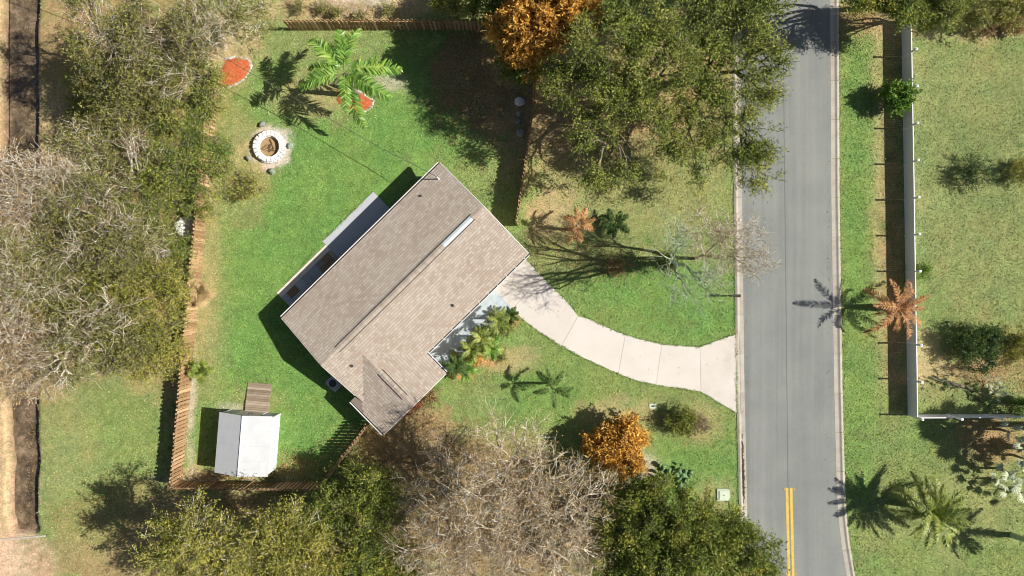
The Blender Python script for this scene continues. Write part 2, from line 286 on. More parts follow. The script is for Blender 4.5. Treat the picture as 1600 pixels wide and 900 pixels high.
# ---------------------------------------------------------------- the ground and its colour map
LUSH = (.158, .28, .072); GREEN = (.205, .282, .085); DRY = (.262, .29, .112); TAN = (.46, .36, .19); LIT = (.36, .25, .13)
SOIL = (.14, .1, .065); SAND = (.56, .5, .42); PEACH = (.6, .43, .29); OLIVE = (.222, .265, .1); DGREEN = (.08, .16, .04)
BLOBS = [  # cx, cy, rx, ry, colour, softness, noise weight, strength
 (150, 350, 260, 420, LIT, .25, .5, .9), (140, 150, 60, 60, (.3, .27, .06), .4, .6, .8), (80, 200, 40, 60, TAN, .4, .6, .9),
 (165, 680, 120, 110, OLIVE, .35, .5, 1), (190, 690, 90, 70, GREEN, .4, .6, .8), (110, 720, 50, 90, DRY, .4, .7, .8),
 (20, 760, 40, 170, PEACH, .25, .3, 1), (4, 300, 14, 700, TAN, .3, .5, .8), (30, 880, 60, 45, PEACH, .3, .3, 1),
 (200, 850, 130, 90, LIT, .4, .7, .8), (160, 800, 90, 60, GREEN, .4, .8, .6), (400, 790, 150, 28, TAN, .5, .8, .6), (420, 850, 220, 70, LIT, .4, .6, .8),
 (390, 748, 110, 9, SAND, .5, .8, .8), (460, 715, 60, 45, LIT, .4, .8, .9), (340, 735, 60, 16, TAN, .5, .8, .8),
 (620, 700, 110, 75, LIT, .35, .5, .95), (610, 720, 60, 45, TAN, .4, .8, .7), (760, 800, 190, 130, LIT, .35, .5, .9),
 (540, 400, 235, 380, LUSH, .25, .35, 1), (480, 590, 180, 140, LUSH, .25, .35, 1), (620, 200, 130, 160, LUSH, .4, .6, .8), (490, 60, 150, 36, DRY, .4, .6, .7),
 (550, 10, 150, 30, TAN, .3, .5, 1), (560, 5, 60, 16, SAND, .6, .8, .6), (380, 250, 45, 45, TAN, .4, .7, .8), (372, 200, 30, 30, DRY, .5, .6, .7), (375, 300, 40, 60, DRY, .5, .7, .8),
 (324, 400, 18, 230, TAN, .5, .7, .6), (335, 500, 26, 260, DRY, .6, .8, .5), (299, 600, 8, 160, SAND, .6, .6, .6), (424, 232, 30, 30, SAND, .25, .6, 1),
 (355, 75, 50, 50, TAN, .4, .6, .9), (530, 130, 55, 50, DRY, .5, .8, .7), (470, 150, 60, 36, TAN, .5, .8, .4), (610, 130, 30, 16, SAND, .6, .8, .5),
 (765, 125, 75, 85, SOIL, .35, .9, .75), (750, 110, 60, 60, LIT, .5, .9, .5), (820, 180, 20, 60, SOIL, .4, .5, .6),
 (730, 300, 90, 50, DRY, .5, .9, .5), (395, 625, 45, 20, DRY, .5, .8, .7), (350, 640, 28, 10, SAND, .6, .8, .5),
 (960, 150, 190, 120, LIT, .35, .8, .85), (890, 200, 90, 120, TAN, .45, .9, .7), (1010, 190, 80, 70, TAN, .4, .8, .7), (1110, 120, 60, 90, TAN, .5, .8, .5), (940, 300, 130, 60, DRY, .35, .8, .7), (1060, 300, 80, 40, GREEN, .5, .8, .7),
 (1040, 290, 120, 70, DRY, .4, .6, .9), (960, 400, 130, 26, LIT, .5, .9, .5), (980, 350, 110, 34, DRY, .5, .8, .7), (1020, 470, 150, 80, LUSH, .4, .6, .9), (1070, 490, 90, 50, LUSH, .4, .5, .9),
 (870, 390, 60, 60, DRY, .5, .9, .5), (860, 330, 40, 40, TAN, .5, .8, .7),
 (920, 600, 190, 120, GREEN, .35, .6, .9), (820, 620, 90, 40, LUSH, .5, .8, .7), (790, 560, 50, 22, TAN, .5, .9, .6), (1090, 730, 90, 55, LUSH, .5, .8, .8), (1085, 660, 40, 28, TAN, .6, .8, .5),
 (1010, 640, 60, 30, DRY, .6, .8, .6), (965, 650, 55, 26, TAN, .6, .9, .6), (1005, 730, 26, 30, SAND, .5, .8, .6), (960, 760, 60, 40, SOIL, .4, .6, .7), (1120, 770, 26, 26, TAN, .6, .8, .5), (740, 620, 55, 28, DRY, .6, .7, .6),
 (1340, 300, 36, 420, GREEN, .3, .4, 1), (1334, 460, 16, 420, LUSH, .6, .6, .8), (1374, 260, 11, 420, TAN, .6, .9, .5), (1350, 20, 46, 36, LIT, .5, .6, .9),
 (1395, 350, 18, 330, LIT, .4, .5, .8), (1340, 640, 40, 160, GREEN, .4, .6, .8), (1340, 700, 30, 120, LUSH, .5, .6, .6),
 (1520, 250, 130, 230, OLIVE, .3, .5, 1), (1500, 130, 90, 60, DRY, .6, .9, .6), (1560, 420, 70, 90, DRY, .6, .9, .6), (1440, 560, 30, 50, TAN, .5, .7, .8), (1500, 590, 90, 26, TAN, .5, .8, .8), (1480, 310, 60, 40, DRY, .5, .8, .5),
 (1520, 620, 110, 30, OLIVE, .5, .6, .8), (1560, 560, 60, 40, LIT, .5, .7, .6), (1470, 700, 110, 45, OLIVE, .5, .6, .9), (1550, 690, 60, 36, LIT, .4, .7, .9), (1500, 820, 150, 100, DRY, .4, .6, .9), (1560, 870, 60, 30, GREEN, .5, .7, .7), (1430, 880, 50, 40, GREEN, .5, .7, .7), (1420, 700, 60, 50, GREEN, .5, .7, .6),
 (1500, 35, 120, 26, TAN, .5, .8, .6), (326, 680, 26, 52, LUSH, .4, .6, .9), (645, 690, 85, 62, LIT, .3, .6, .95), (600, 700, 60, 36, TAN, .5, .8, .6), (745, 562, 26, 10, (.6, .26, .1), .6, .9, .7), (722, 585, 14, 8, (.6, .26, .1), .6, .9, .6), (795, 500, 12, 14, (.5, .25, .12), .6, .9, .6)]
def soil(px, py):
    n1 = fbm(px, py, 60, 4, 1); n2 = fbm(px, py, 22, 4, 5); n3 = fbm(px, py, 9, 3, 9)
    c = np.empty(px.shape+(3,)); base = np.array(GREEN)
    mixv = np.clip((n1-.35)*2.2, 0, 1)[..., None]
    c[:] = base*(1-mixv)+np.array(OLIVE)*mixv
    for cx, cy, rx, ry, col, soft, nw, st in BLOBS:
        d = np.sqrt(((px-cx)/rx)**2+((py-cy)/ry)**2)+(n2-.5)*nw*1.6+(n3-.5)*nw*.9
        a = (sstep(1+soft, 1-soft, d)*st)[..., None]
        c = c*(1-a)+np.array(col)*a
    v = (.80+.4*n3)[..., None]*(1+.25*(n2-.5))[..., None]
    warm = ((fbm(px, py, 35, 3, 21)-.5)*.5)[..., None]
    c = c*v*(1+warm*np.array([.7, .15, .2]))
    return np.clip(c, .01, .8)
def ditch_depth(px, py):
    xl = np.where(py < 400, -6+0*py, -6+(py-400)/430*19); xr = np.where(py < 400, 61+0*py, 61+0*py)
    wob = (fbm(px*0, py, 40, 3, 40)-.5)*9
    a = sstep(0, 9, px-xl-wob)*sstep(0, 8, xr+wob*.6-px); b2 = sstep(834, 829, py)
    return a*b2*.95
gx = np.concatenate([-np.geomspace(900, 44, 22), np.arange(-43.8, 43.9, .2), np.geomspace(44, 900, 22)])
gy = np.concatenate([-np.geomspace(900, 27, 22), np.arange(-26.8, 26.9, .2), np.geomspace(27, 900, 22)])
GX, GY = np.meshgrid(gx, gy); px = GX/S+800; py = 450-GY/S
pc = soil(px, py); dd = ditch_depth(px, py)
far = sstep(1.0, 1.6, np.maximum(np.abs(px-800)/850, np.abs(py-450)/520))[..., None]; pc = pc*(1-far)+np.array((.2, .24, .095))*far
damp = (np.clip(dd*1.4, 0, 1))[..., None]; pc = pc*(1-damp)+np.array((.22, .15, .1))*damp*(.7+.6*fbm(px, py, 12, 3, 77))[..., None]
GZ = -dd+(fbm(px, py, 30, 3, 60)-.5)*.02
V = np.stack([GX, GY, GZ], -1).reshape(-1, 3); nx, ny = len(gx), len(gy)
idx = np.arange(nx*ny).reshape(ny, nx); F = np.stack([idx[:-1, :-1], idx[:-1, 1:], idx[1:, 1:], idx[1:, :-1]], -1).reshape(-1, 4)
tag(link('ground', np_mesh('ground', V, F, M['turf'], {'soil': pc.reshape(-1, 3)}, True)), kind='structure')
wv = [P(6, -1500), P(70, -1500), P(70, 833), P(6, 833)]
tag(link('ditch_water', np_mesh('ditch_water', [(v.x, v.y, -.62) for v in wv][::-1], [(0, 1, 2, 3)], M['water'])), kind='structure')

# road outline --------------------------------------------------
LK = [(-9000, 1000), (-1500, 1128), (0, 1143.5), (300, 1146), (600, 1150), (800, 1154.5), (900, 1157), (1400, 1170), (2400, 1195)]
RK = [(-9000, 1168), (-1500, 1290), (0, 1297), (300, 1298.5), (600, 1303), (760, 1307), (810, 1310), (850, 1314.5), (900, 1323), (950, 1335), (1000, 1351), (1060, 1378), (1120, 1420), (1160, 1470)]
def interp(tab, y): return float(np.interp(y, [t[0] for t in tab], [t[1] for t in tab]))
ys = list(range(-9000, -1500, 500))+list(range(-1500, 700, 60))+list(range(700, 1160, 20))
lv = [P(interp(LK, y)+13, y) for y in ys]; rv = [P(interp(RK, y), y) for y in ys]
vs = []; fs = []
for i, (a, c_) in enumerate(zip(lv, rv)):
    vs += [(a.x, a.y, .014), (c_.x, c_.y, .014)]
    if i: fs.append((2*i-2, 2*i, 2*i+1, 2*i-1))
e0 = P(interp(LK, 1160)+13, 1160); vs += [tuple(P(1175, 2400, 0)[:2])+(.014,), tuple(P(4200, 2400)[:2])+(.014,), tuple(P(4200, 1180)[:2])+(.014,)]
k = len(ys)*2; fs.append((k-2, k, k+1, k+2, k-1))
me = bpy.data.meshes.new('road'); me.from_pydata(vs, [], fs); me.materials.append(M['asphalt']); tag(link('road', me), kind='structure')

# kerbs: rolled concrete kerb and gutter laid in sections ------
PROF = [(0, -.1), (0, .045), (.02, .055), (.14, .1), (.2, .1), (.3, .05), (.36, .03), (.62, .022), (.65, .022), (.65, -.1)]
def kerb(tab, side, lab):
    root = tag(empty('kerb'), kind='structure')
    y = -240.0
    while y < 1130:
        y2 = y+61; st = 12.2; pts = []
        yy = y+.25
        while yy < y2-.2:
            pts.append(yy); yy += st
        pts.append(y2-.25); mb_ = MB(); vs = []; fs = []; n_ = len(PROF)
        for q in pts:
            x0 = interp(tab, q); tang = (interp(tab, q+2)-interp(tab, q-2))/4
            nrm = Vector((1, tang, 0)).normalized()          # across the kerb, world axes
            base = P(x0 if side < 0 else x0+13, q)
            low = 0
            if side < 0: low = float(sstep(512, 528, np.float64(q))*(1-sstep(640, 656, np.float64(q))))
            for (dx, z) in PROF:
                z2 = z if z < .05 else z*(1-.72*low)
                p = base+nrm*dx*(-side)
                vs.append((p.x, p.y, z2))
        for i in range(len(pts)-1):
            for j in range(n_-1):
                f = (i*n_+j, i*n_+j+1, (i+1)*n_+j+1, (i+1)*n_+j); fs.append(f if side < 0 else f[::-1])
        fs.append(tuple(range(n_))); fs.append(tuple(range(len(vs)-1, len(vs)-1-n_, -1)))
        mb_.add(vs, fs, random.random()); mb_.build('kerb_section', M['kerb'], root); y = y2
kerb(LK, -1, ''); kerb(RK, 1, '')
# dark stain strip of leaf debris in the gutter
mb_ = MB()
for i in range(260):
    yy = random.gauss(738, 24); p = P(interp(LK, yy)+7.5+random.gauss(0, 1.3)*(1-abs(yy-738)/90), yy); a = random.random()*6; s_ = random.uniform(.04, .11)
    d = Vector((math.cos(a), math.sin(a), 0))*s_; e = Vector((-d.y, d.x, 0))*.5
    z = .055; mb_.add([(p+d)+Vector((0, 0, z)), p+e+Vector((0, 0, z+.02)), p-d+Vector((0, 0, z)), p-e+Vector((0, 0, z+.01))], [(0, 1, 2, 3)])
tag(mb_.build('leaf_debris', M['gutterin']), 'dark streak of rotting leaf debris lying in the left gutter', 'leaf debris', kind='stuff')

# double yellow line with reflectors -----------------------------
mk = tag(empty('road_marking'), kind='structure')
for off in (0, 6.6):
    vs = []; fs = []
    for i, y in enumerate(range(762, 1122, 20)):
        x = 1227.3+off+(y-762)*.024
        a, b_ = P(x, y), P(x+4.1, y); vs += [(a.x, a.y, .019), (b_.x, b_.y, .019)]
        if i: fs.append((2*i-2, 2*i, 2*i+1, 2*i-1))
    MB().add(vs, fs, .5).build('yellow_line', M['yellow'], mk)
for y in (764, 896, 1030):
    for dx in (-1.8, 13.2):
        p = P(1227.3+dx+(y-762)*.024, y); t = MB(); t.box(-.05, -.05, 0, .05, .05, .025).build('reflector', M['yellow'], mk, (p.x, p.y, .015))

# driveway slabs ------------------------------------------------
up = [(806, 392), (823, 407), (846, 431), (870, 455), (888, 474), (903, 487), (925, 500), (950, 512), (977, 523), (1005, 531), (1034, 537), (1064, 540), (1093, 542)]
lo = [(757, 436), (778, 462), (800, 484), (822, 503), (842, 518), (860, 530), (878, 541), (905, 556), (935, 570), (966, 584), (995, 595), (1025, 601.5), (1062, 607), (1095, 612)]
def resamp(p, n_):
    p = np.array(p, float); d = np.r_[0, np.cumsum(np.hypot(*np.diff(p, axis=0).T))]; t = np.linspace(0, d[-1], n_)
    return np.stack([np.interp(t, d, p[:, 0]), np.interp(t, d, p[:, 1])], 1)
def gap(poly, g=.012):
    c = sum((Vector(p[:2]+(0,)) if isinstance(p, tuple) else Vector((p[0], p[1], 0)) for p in poly), Vector())/len(poly); out = []
    for p in poly:
        v = Vector((p[0], p[1], 0)); out.append(c+(v-c)*(1-g/max((v-c).length, .1)))
    return out
dw = tag(empty('driveway'), kind='structure')
joints = [((806, 392), (757, 436)), ((846, 431), (800, 484)), ((903, 494), (877, 541)), ((977, 523), (966, 584)), ((1034, 537), (1025, 601.5)), ((1093.5, 542), (1095, 612))]
def between(path, a, b_):
    out = []
    for p in path:
        if min(a[0], b_[0])+3 < p[0] < max(a[0], b_[0])-3: out.append(p)
    return out
for j in range(5):
    (ua, la), (ub, lb) = joints[j], joints[j+1]
    poly = [ua]+between(up, ua, ub)+[ub, lb]+between(lo, la, lb)[::-1]+[la]
    w_ = gap([P(*p) for p in poly]); MB().prism([(p.x, p.y) for p in w_][::-1], -.05, .035+.003*(j % 2)).build('slab', M['concrete'], dw)
poly = [(1093.5, 542), (1149.2, 521.5), (1150.8, 645), (1095, 612)]
w_ = gap([P(*p) for p in poly]); MB().prism([(p.x, p.y) for p in w_][::-1], -.05, .037).build('slab', M['concrete'], dw)

# ---------------------------------------------------------------- the house
HE, HR, HW = 2.3, 3.55, 3.16       # eave, main ridge, wing ridge
W0 = P(800-344.5, 450+45); hu = Vector((.7145, .6997, 0)).normalized(); hv = Vector((hu.y, -hu.x, 0))
HM = Matrix(((hu.x, hv.x, 0, W0.x), (hu.y, hv.y, 0, W0.y), (0, 0, 1, 0), (0, 0, 0, 1)))
HL, HWD = 16.55, 9.46; HALF = HWD/2; WU0, WU1, WV = -.62, 5.88, 11.54; WC = (WU0+WU1)/2; WH = (WU1-WU0)/2; PIT = (HR-HE)/HALF; HW = HE+PIT*WH
house = empty('house', W0, math.atan2(hu.y, hu.x), 'single-storey house with brown shingle gable roof and a projecting front wing', 'house')
# local frame of the empty: x along the long side, y = -v
def L(u, v, z): return Vector((u, -v, z))
def slope_tabs(mb_, u0, u1, v0, v1, zf, axis, keep=None):
    """courses of shingle tabs; axis 'v' = slope falls along v; zf(u,v) = roof height"""
    expo, tw, th = .2, .3, .014
    a0, a1, b0, b1 = (v0, v1, u0, u1) if axis == 'v' else (u0, u1, v0, v1)
    low_first = (zf((u0+u1)/2, v0) if axis == 'v' else zf(u0, (v0+v1)/2)) < (zf((u0+u1)/2, v1) if axis == 'v' else zf(u1, (v0+v1)/2))
    nrow = int(round((a1-a0)/expo)); da = (a1-a0)/nrow
    for i in range(nrow):
        lo_, hi_ = (a0+i*da, a0+(i+1)*da) if low_first else (a1-i*da, a1-(i+1)*da)
        b = b0-random.random()*tw
        while b < b1:
            w1 = tw*random.choice((.7, 1, 1, 1.25)); s0, s1 = max(b, b0), min(b+w1-.02, b1); b += w1
            if s1-s0 < .03: continue
            mid = ((lo_+hi_)/2, (s0+s1)/2)
            if keep and not keep(*((mid[1], mid[0]) if axis == 'v' else mid)): continue
            lift = th+random.choice((0, .003, .006))
            a2_ = lo_+(hi_-lo_)*.86
            def pt(a, s_, dz):
                u, v = (s_, a) if axis == 'v' else (a, s_); return L(u, v, zf(u, v)+dz+.012)
            mb_.add([pt(lo_, s0, lift), pt(lo_, s1, lift), pt(a2_, s1, .003), pt(a2_, s0, .003), pt(lo_, s0, -.016), pt(lo_, s1, -.016)], [(0, 1, 2, 3), (4, 5, 1, 0)])
zm = lambda u, v: HE+PIT*(HALF-abs(v-HALF)); zw = lambda u, v: HE+PIT*(WH-abs(u-WC))
def roofdeck(name, polys):
    t = MB()
    for q in polys: 
        top = [L(*p) for p in q]; bot = [p-Vector((0, 0, .12)) for p in top]; n_ = len(q)
        t.add(top+bot, [tuple(range(n_)), tuple(range(2*n_-1, n_-1, -1))]+[(i, n_+i, n_+(i+1) % n_, (i+1) % n_) for i in range(n_)])
    return t.build(name, M['underlay'], house)
roofdeck('roof', [[(0, 0, HE), (HL, 0, HE), (HL, HALF, HR), (0, HALF, HR)], [(0, HALF, HR), (HL, HALF, HR), (HL, HWD, HE), (0, HWD, HE)]])
vs0 = HALF+(HR-HW)/PIT; VN = 8.05
rw = roofdeck('roof', [[(WC, vs0, HW-.003), (WU1, vs0, HE-.003), (WU1, WV, HE-.003), (WC, WV, HW-.003)], [(0, vs0, zw(0, 0)-.003), (WC, vs0, HW-.003), (WC, WV, HW-.003), (0, WV, zw(0, 0)-.003)], [(WU0, VN, HE-.003), (0, VN, zw(0, 0)-.003), (0, WV, zw(0, 0)-.003), (WU0, WV, HE-.003)]])
t = MB()
slope_tabs(t, 0, HL, 0, HALF, zm, 'v'); slope_tabs(t, 0, HL, HALF, HWD, zm, 'v', lambda u, v: zm(u, v) > zw(u, v)-.02 or u > WU1 or u < 0)
tag(t.build('shingles', M['shingle'], house), kind='stuff')
t = MB()
kp = lambda u, v: (zw(u, v) > zm(u, v)-.02 or v > HWD) and (u > 0 or v > VN)
slope_tabs(t, WC, WU1, vs0, WV, zw, 'u', kp); slope_tabs(t, WU0, WC, vs0, WV, zw, 'u', kp)
tag(t.build('shingles', M['shingle'], house), kind='stuff')
# ridge caps: bare laps near the gables, a raised ridge vent between
def ridge(pts0, pts1, z, vent0, vent1, bare0=None, bare1=None):
    a = Vector(pts0); b_ = Vector(pts1); d = (b_-a).normalized(); nrm = Vector((d.y, -d.x, 0)); Lr = (b_-a).length; s_ = 0
    while s_ < Lr-.05:
        inv = vent0 <= s_ < vent1; bare = bare0 is not None and bare0 <= s_ < bare1
        step = .29; wd = .215 if inv else .15; h0 = .075 if inv else .03
        if not bare:
            e = min(s_+step+.0, Lr); t = MB(); p0 = a+d*s_; p1 = a+d*(e-.05); drop = wd*PIT
            vs = []
            for p, hh in ((p0, h0+.012), (p1, h0-.004)):
                vs += [p+nrm*wd+Vector((0, 0, z+hh-drop)), p+Vector((0, 0, z+hh)), p-nrm*wd+Vector((0, 0, z+hh-drop)), p-nrm*wd+Vector((0, 0, z-.01-drop)), p+nrm*wd+Vector((0, 0, z-.01-drop))]
            t.add(vs, [(0, 1, 6, 5), (1, 2, 7, 6), (2, 3, 8, 7), (4, 0, 5, 9), (4, 3, 2, 1, 0), (5, 6, 7, 8, 9)])
            t.build('ridge_cap', M['cap'], house)
        s_ += step
    if bare0 is not None:
        s0 = math.ceil(bare0/.29)*.29; s1 = math.ceil(bare1/.29)*.29-.03; t = MB(); p0 = a+d*s0; p1 = a+d*s1; wd = .19; vs = []
        for p in (p0, p1):
            vs += [p+nrm*wd+Vector((0, 0, z+.05-wd*PIT)), p+Vector((0, 0, z+.06)), p-nrm*wd+Vector((0, 0, z+.05-wd*PIT))]
        t.add(vs, [(0, 1, 4, 3), (1, 2, 5, 4)]).build('vent_cover', M['sheetwhite'], house)
    for sgn in (1, -1):      # black edge strips of the vent
        t = MB(); q0 = a+d*vent0+nrm*sgn*.25; q1 = a+d*vent1+nrm*sgn*.25
        zz = z-.25*PIT; wq = nrm*.03
        t.add([q0-wq+Vector((0, 0, zz)), q0+wq+Vector((0, 0, zz)), q1+wq+Vector((0, 0, zz)), q1-wq+Vector((0, 0, zz)), q0-wq+Vector((0, 0, zz+.06)), q0+wq+Vector((0, 0, zz+.06)), q1+wq+Vector((0, 0, zz+.06)), q1-wq+Vector((0, 0, zz+.06))],
              [(4, 5, 6, 7), (0, 4, 7, 3), (1, 2, 6, 5), (0, 1, 5, 4), (3, 7, 6, 2)]).build('vent_edge', M['dark'], house)
ridge(L(0, HALF, 0), L(HL, HALF, 0), HR, 1.6, 15.5, 12.3, 15.1)
ridge(L(WC, vs0+.1, 0), L(WC, WV, 0), HW, 1.75, 4.35)
# walls
def wall(u0, v0, u1, v1, z1, z0=0):
    return MB().box(u0, -v1, z0, u1, -v0, z1).build('wall', M['stucco'], house)
iu, iv, th = .35, .55, .2
wall(iu, iv, HL-iu, iv+th, HE+.02); wn = wall(WU1-iv, HWD-iv-th, HL-iu, HWD-iv, HE+.02)
def gable(u, v0, v1, zr, vm, horiz=False, e=th):
    zb = HE-.02+ (v0*0); t = MB(); z_e = lambda v: HE-.12+PIT*(min(v-v0, v1-v)+iv)
    if not horiz:
        pr = [(u, v0, 0), (u, v1, 0), (u, v1, HE+.01), (u, vm, zr-.13), (u, v0, HE+.01)]; vs = [L(*p) for p in pr]+[L(p[0]+e, p[1], p[2]) for p in pr]
    else:
        pr = [(v0, u, 0), (v1, u, 0), (v1, u, HE+.01), (vm, u, zr-.13), (v0, u, HE+.01)]; vs = [L(*p) for p in pr]+[L(p[0], p[1]-e, p[2]) for p in pr]
    t.add(vs, [(0, 1, 2, 3, 4), (9, 8, 7, 6, 5)]+[(i, 5+i, 5+(i+1) % 5, (i+1) % 5) for i in range(5)]).build('wall', M['stucco'], house)
gable(iu, iv+th+.003, HWD-iv, HR, HALF); gable(HL-iu-th, iv+th+.003, HWD-iv-th-.003, HR, HALF)
gable(WV-iv, WU0+iv, WU1-iv, HW, WC, True)
wall(WU0+iv, VN+.2, WU0+iv+th, WV-iv-th-.003, HE+.02); wall(WU1-iv-th, HWD-iv-th-.25, WU1-iv, WV-iv-th-.003, HE+.02)
wall(WU0+iv, VN, iu-.003, VN+.2-.003, HE+.02)
def opening(name, u, v, face, w_, z0, z1, pmat, pane=True):
    """face: 'n' on the back (v small), 's' front, 'w' gable end, 'g' wing gable"""
    f = MB(); t = .05
    def bx(mb_, a0, a1, z0_, z1_, d0, d1):
        if face == 'n': mb_.box(u+a0, -(v-d0), z0_, u+a1, -(v-d1), z1_)
        elif face in 's': mb_.box(u+a0, -(v+d1), z0_, u+a1, -(v+d0), z1_)
        elif face == 'w': mb_.box(u-d1, -(v+a1), z0_, u-d0, -(v+a0), z1_)
        else: mb_.box(u+d0, -(v+a1), z0_, u+d1, -(v+a0), z1_)
    for q in ((0, .07, z0, z1), (w_-.07, w_, z0, z1), (.07, w_-.07, z0, z0+.07), (.07, w_-.07, z1-.07, z1)): bx(f, q[0], q[1], q[2], q[3], .004, t)
    if name == 'window': bx(f, w_/2-.03, w_/2+.03, z0+.07, z1-.07, .004, t)
    o = f.build(name, M['white'], house); g = MB(); bx(g, .07, w_-.07, z0+.07, z1-.07, .006, .03); g.build('pane' if pane else 'panel', pmat, o); return o
opening('window', 2, iv, 'n', 1.6, .9, 2.0, M['glass']); opening('door', 5.2, iv, 'n', 2.4, .04, 2.1, M['glass']); opening('window', 10, iv, 'n', 1.2, .9, 2.0, M['glass']); opening('window', 13.4, iv, 'n', 1.6, .9, 2.0, M['glass'])
opening('door', 8.2, HWD-iv, 's', 1.0, .04, 2.1, M['white'], False); opening('window', 10, HWD-iv, 's', 1.5, .9, 2.0, M['glass'])
opening('garage_door', 12.4, HWD-iv, 's', 3.4, .04, 2.15, M['white'], False)
opening('window', 1.8, WV-iv, 's', 1.6, .9, 2.0, M['glass']); opening('window', iu, 3, 'w', 1.2, .9, 2.0, M['glass']); opening('window', iu, 6, 'w', 1.0, .9, 2.0, M['glass'])
# gutters: white outer lip, dark debris-filled trough, hangers
def gutter(a, b_, out, fill, hang):
    a, b_, out = Vector(a), Vector(b_), Vector(out); d = (b_-a).normalized(); g = MB(); up_ = Vector((0, 0, 1))
    def strip(t, o0, o1, z0, z1):
        vs = [a+out*o0+up_*z0, a+out*o1+up_*z0, b_+out*o1+up_*z0, b_+out*o0+up_*z0, a+out*o0+up_*z1, a+out*o1+up_*z1, b_+out*o1+up_*z1, b_+out*o0+up_*z1]
        t.add(vs, [(0, 1, 2, 3), (7, 6, 5, 4), (0, 4, 5, 1), (1, 5, 6, 2), (2, 6, 7, 3), (3, 7, 4, 0)], .5)
    strip(g, .006, .02, -.13, -.01); strip(g, .021, .125, -.13, -.115); strip(g, .126, .175, -.13, .012); o = g.build('gutter', M['white'], house)
    t = MB(); strip(t, .022, .124, -.112, -.05 if fill else -.09); t.build('leaf_litter', M['gutterin'], o)
    s_ = .5; Lg = (b_-a).length
    while s_ < Lg-.2 and hang:
        p = a+d*s_; q = MB(); vs = [p+out*.004, p+out*.15, p+out*.15+d*.05, p+out*.004+d*.05]; q.add([v+up_*.004 for v in vs]+[v+up_*.02 for v in vs], [(3, 2, 1, 0), (4, 5, 6, 7), (0, 1, 5, 4), (1, 2, 6, 5), (2, 3, 7, 6), (3, 0, 4, 7)], .6).build('hanger', M['white'], o); s_ += .95
gutter(L(.02, 0, HE-.01), L(HL-.02, 0, HE-.01), (0, 1, 0), False, False)
gutter(L(WU1+.2, HWD, HE-.01), L(HL-.02, HWD, HE-.01), (0, -1, 0), True, True)
gutter(L(WU1, HWD+.02, HE-.01), L(WU1, WV-.02, HE-.01), (1, 0, 0), True, True)
gutter(L(WU0, VN, HE-.01), L(WU0, WV-.02, HE-.01), (-1, 0, 0), False, False)
# rake trim
for (u, v0, v1, sg) in ((-.03, 0, HALF, 1), (-.03, HALF, VN-.05, 1), (HL+.03, 0, HALF, 1), (HL+.03, HALF, HWD, 1)):
    a, b_ = L(u, v0, zm(0, v0)-.03), L(u, v1, zm(0, v1)-.03); MB().tube([a, b_], .035, 4).build('rake_trim', M['white'], house)
for (u0, u1) in ((WU0, WC), (WC, WU1)):
    MB().tube([L(u0, WV+.03, zw(u0, 0)-.03), L(u1, WV+.03, zw(u1, 0)-.03)], .035, 4).build('rake_trim', M['white'], house)
# pipes on the roof
def to_local(p): return house_inv @ p
house_inv = HM.inverted()
def uv_at(px_, py_, h):
    p = HM.inverted() @ P(px_, py_, h); return p.x, p.y
def pipe(px_, py_, hz, rad, mat, hgt):
    u, v = uv_at(px_, py_, hz); z = max(zm(u, v), zw(u, v) if WU0 < u < WU1 else 0)
    t = MB(); t.tube([L(u, v, z-.05), L(u, v, z+hgt)], rad, 10); o = t.build('vent_pipe', mat, house)
    t = MB(); t.tube([L(u, v, z-.03), L(u, v, z+.05)], [rad*2.4, rad*1.3], 10); t.build('flashing', mat, o); return L(u, v, z+hgt)
mast = pipe(684, 278, 3.1, .05, M['white'], .95); pipe(656, 305, 3, .06, M['dark'], .14); pipe(706, 477, 3, .07, M['dark'], .13); pipe(550, 571, 3, .07, M['dark'], .13)
mast_w = HM @ Vector((mast.x, -mast.y, mast.z))
# service cable
wp = [mast_w, P(640, 254, 3.2), P(587, 227, 2.95), P(540, 200, 2.9), P(483, 167, 2.95), P(420, 130, 3.15), P(330, 79, 3.7), P(150, -20, 5.5), P(-60, -130, 7.5)]
wp = [Vector(p) for p in wp]
MB().tube(wp, .022, 5).build('overhead_cable', M['wire'])
tag(bpy.data.objects['overhead_cable'], 'thin black service cable strung from the roof mast across the back lawn', 'cable')

# front walk, back patio
t = MB().prism([tuple(P(*p)[:2]) for p in [(640, 575), (690, 590), (715, 566), (760, 522), (803, 483.5), (757, 436), (742, 455)]][::-1], -.05, .045); tag(t.build('front_walk', M['whiteslab']), kind='structure')
hp = lambda u, v, z: HM @ Vector((u, v, z))
def hquad(u0, v0, u1, v1): return [tuple(hp(u, v, 0)[:2]) for u, v in ((u0, v0), (u0, v1), (u1, v1), (u1, v0))]
def uvg(px_, py_): 
    p = HM.inverted() @ P(px_, py_); return p.x, p.y
a1 = uvg(583, 300); a2 = uvg(505, 378); a3 = uvg(611, 327); a4 = uvg(432, 457)
UV_R, UV_M, VO = (a1[0]+a3[0])/2, uvg(505, 378)[0], a1[1]; UV_L, VO2 = a4[0], a4[1]
pat = tag(empty('patio'), kind='structure')
MB().prism(hquad(UV_M, VO, UV_R, iv-.005), -.05, .05).build('slab', M['greyslab'], pat)
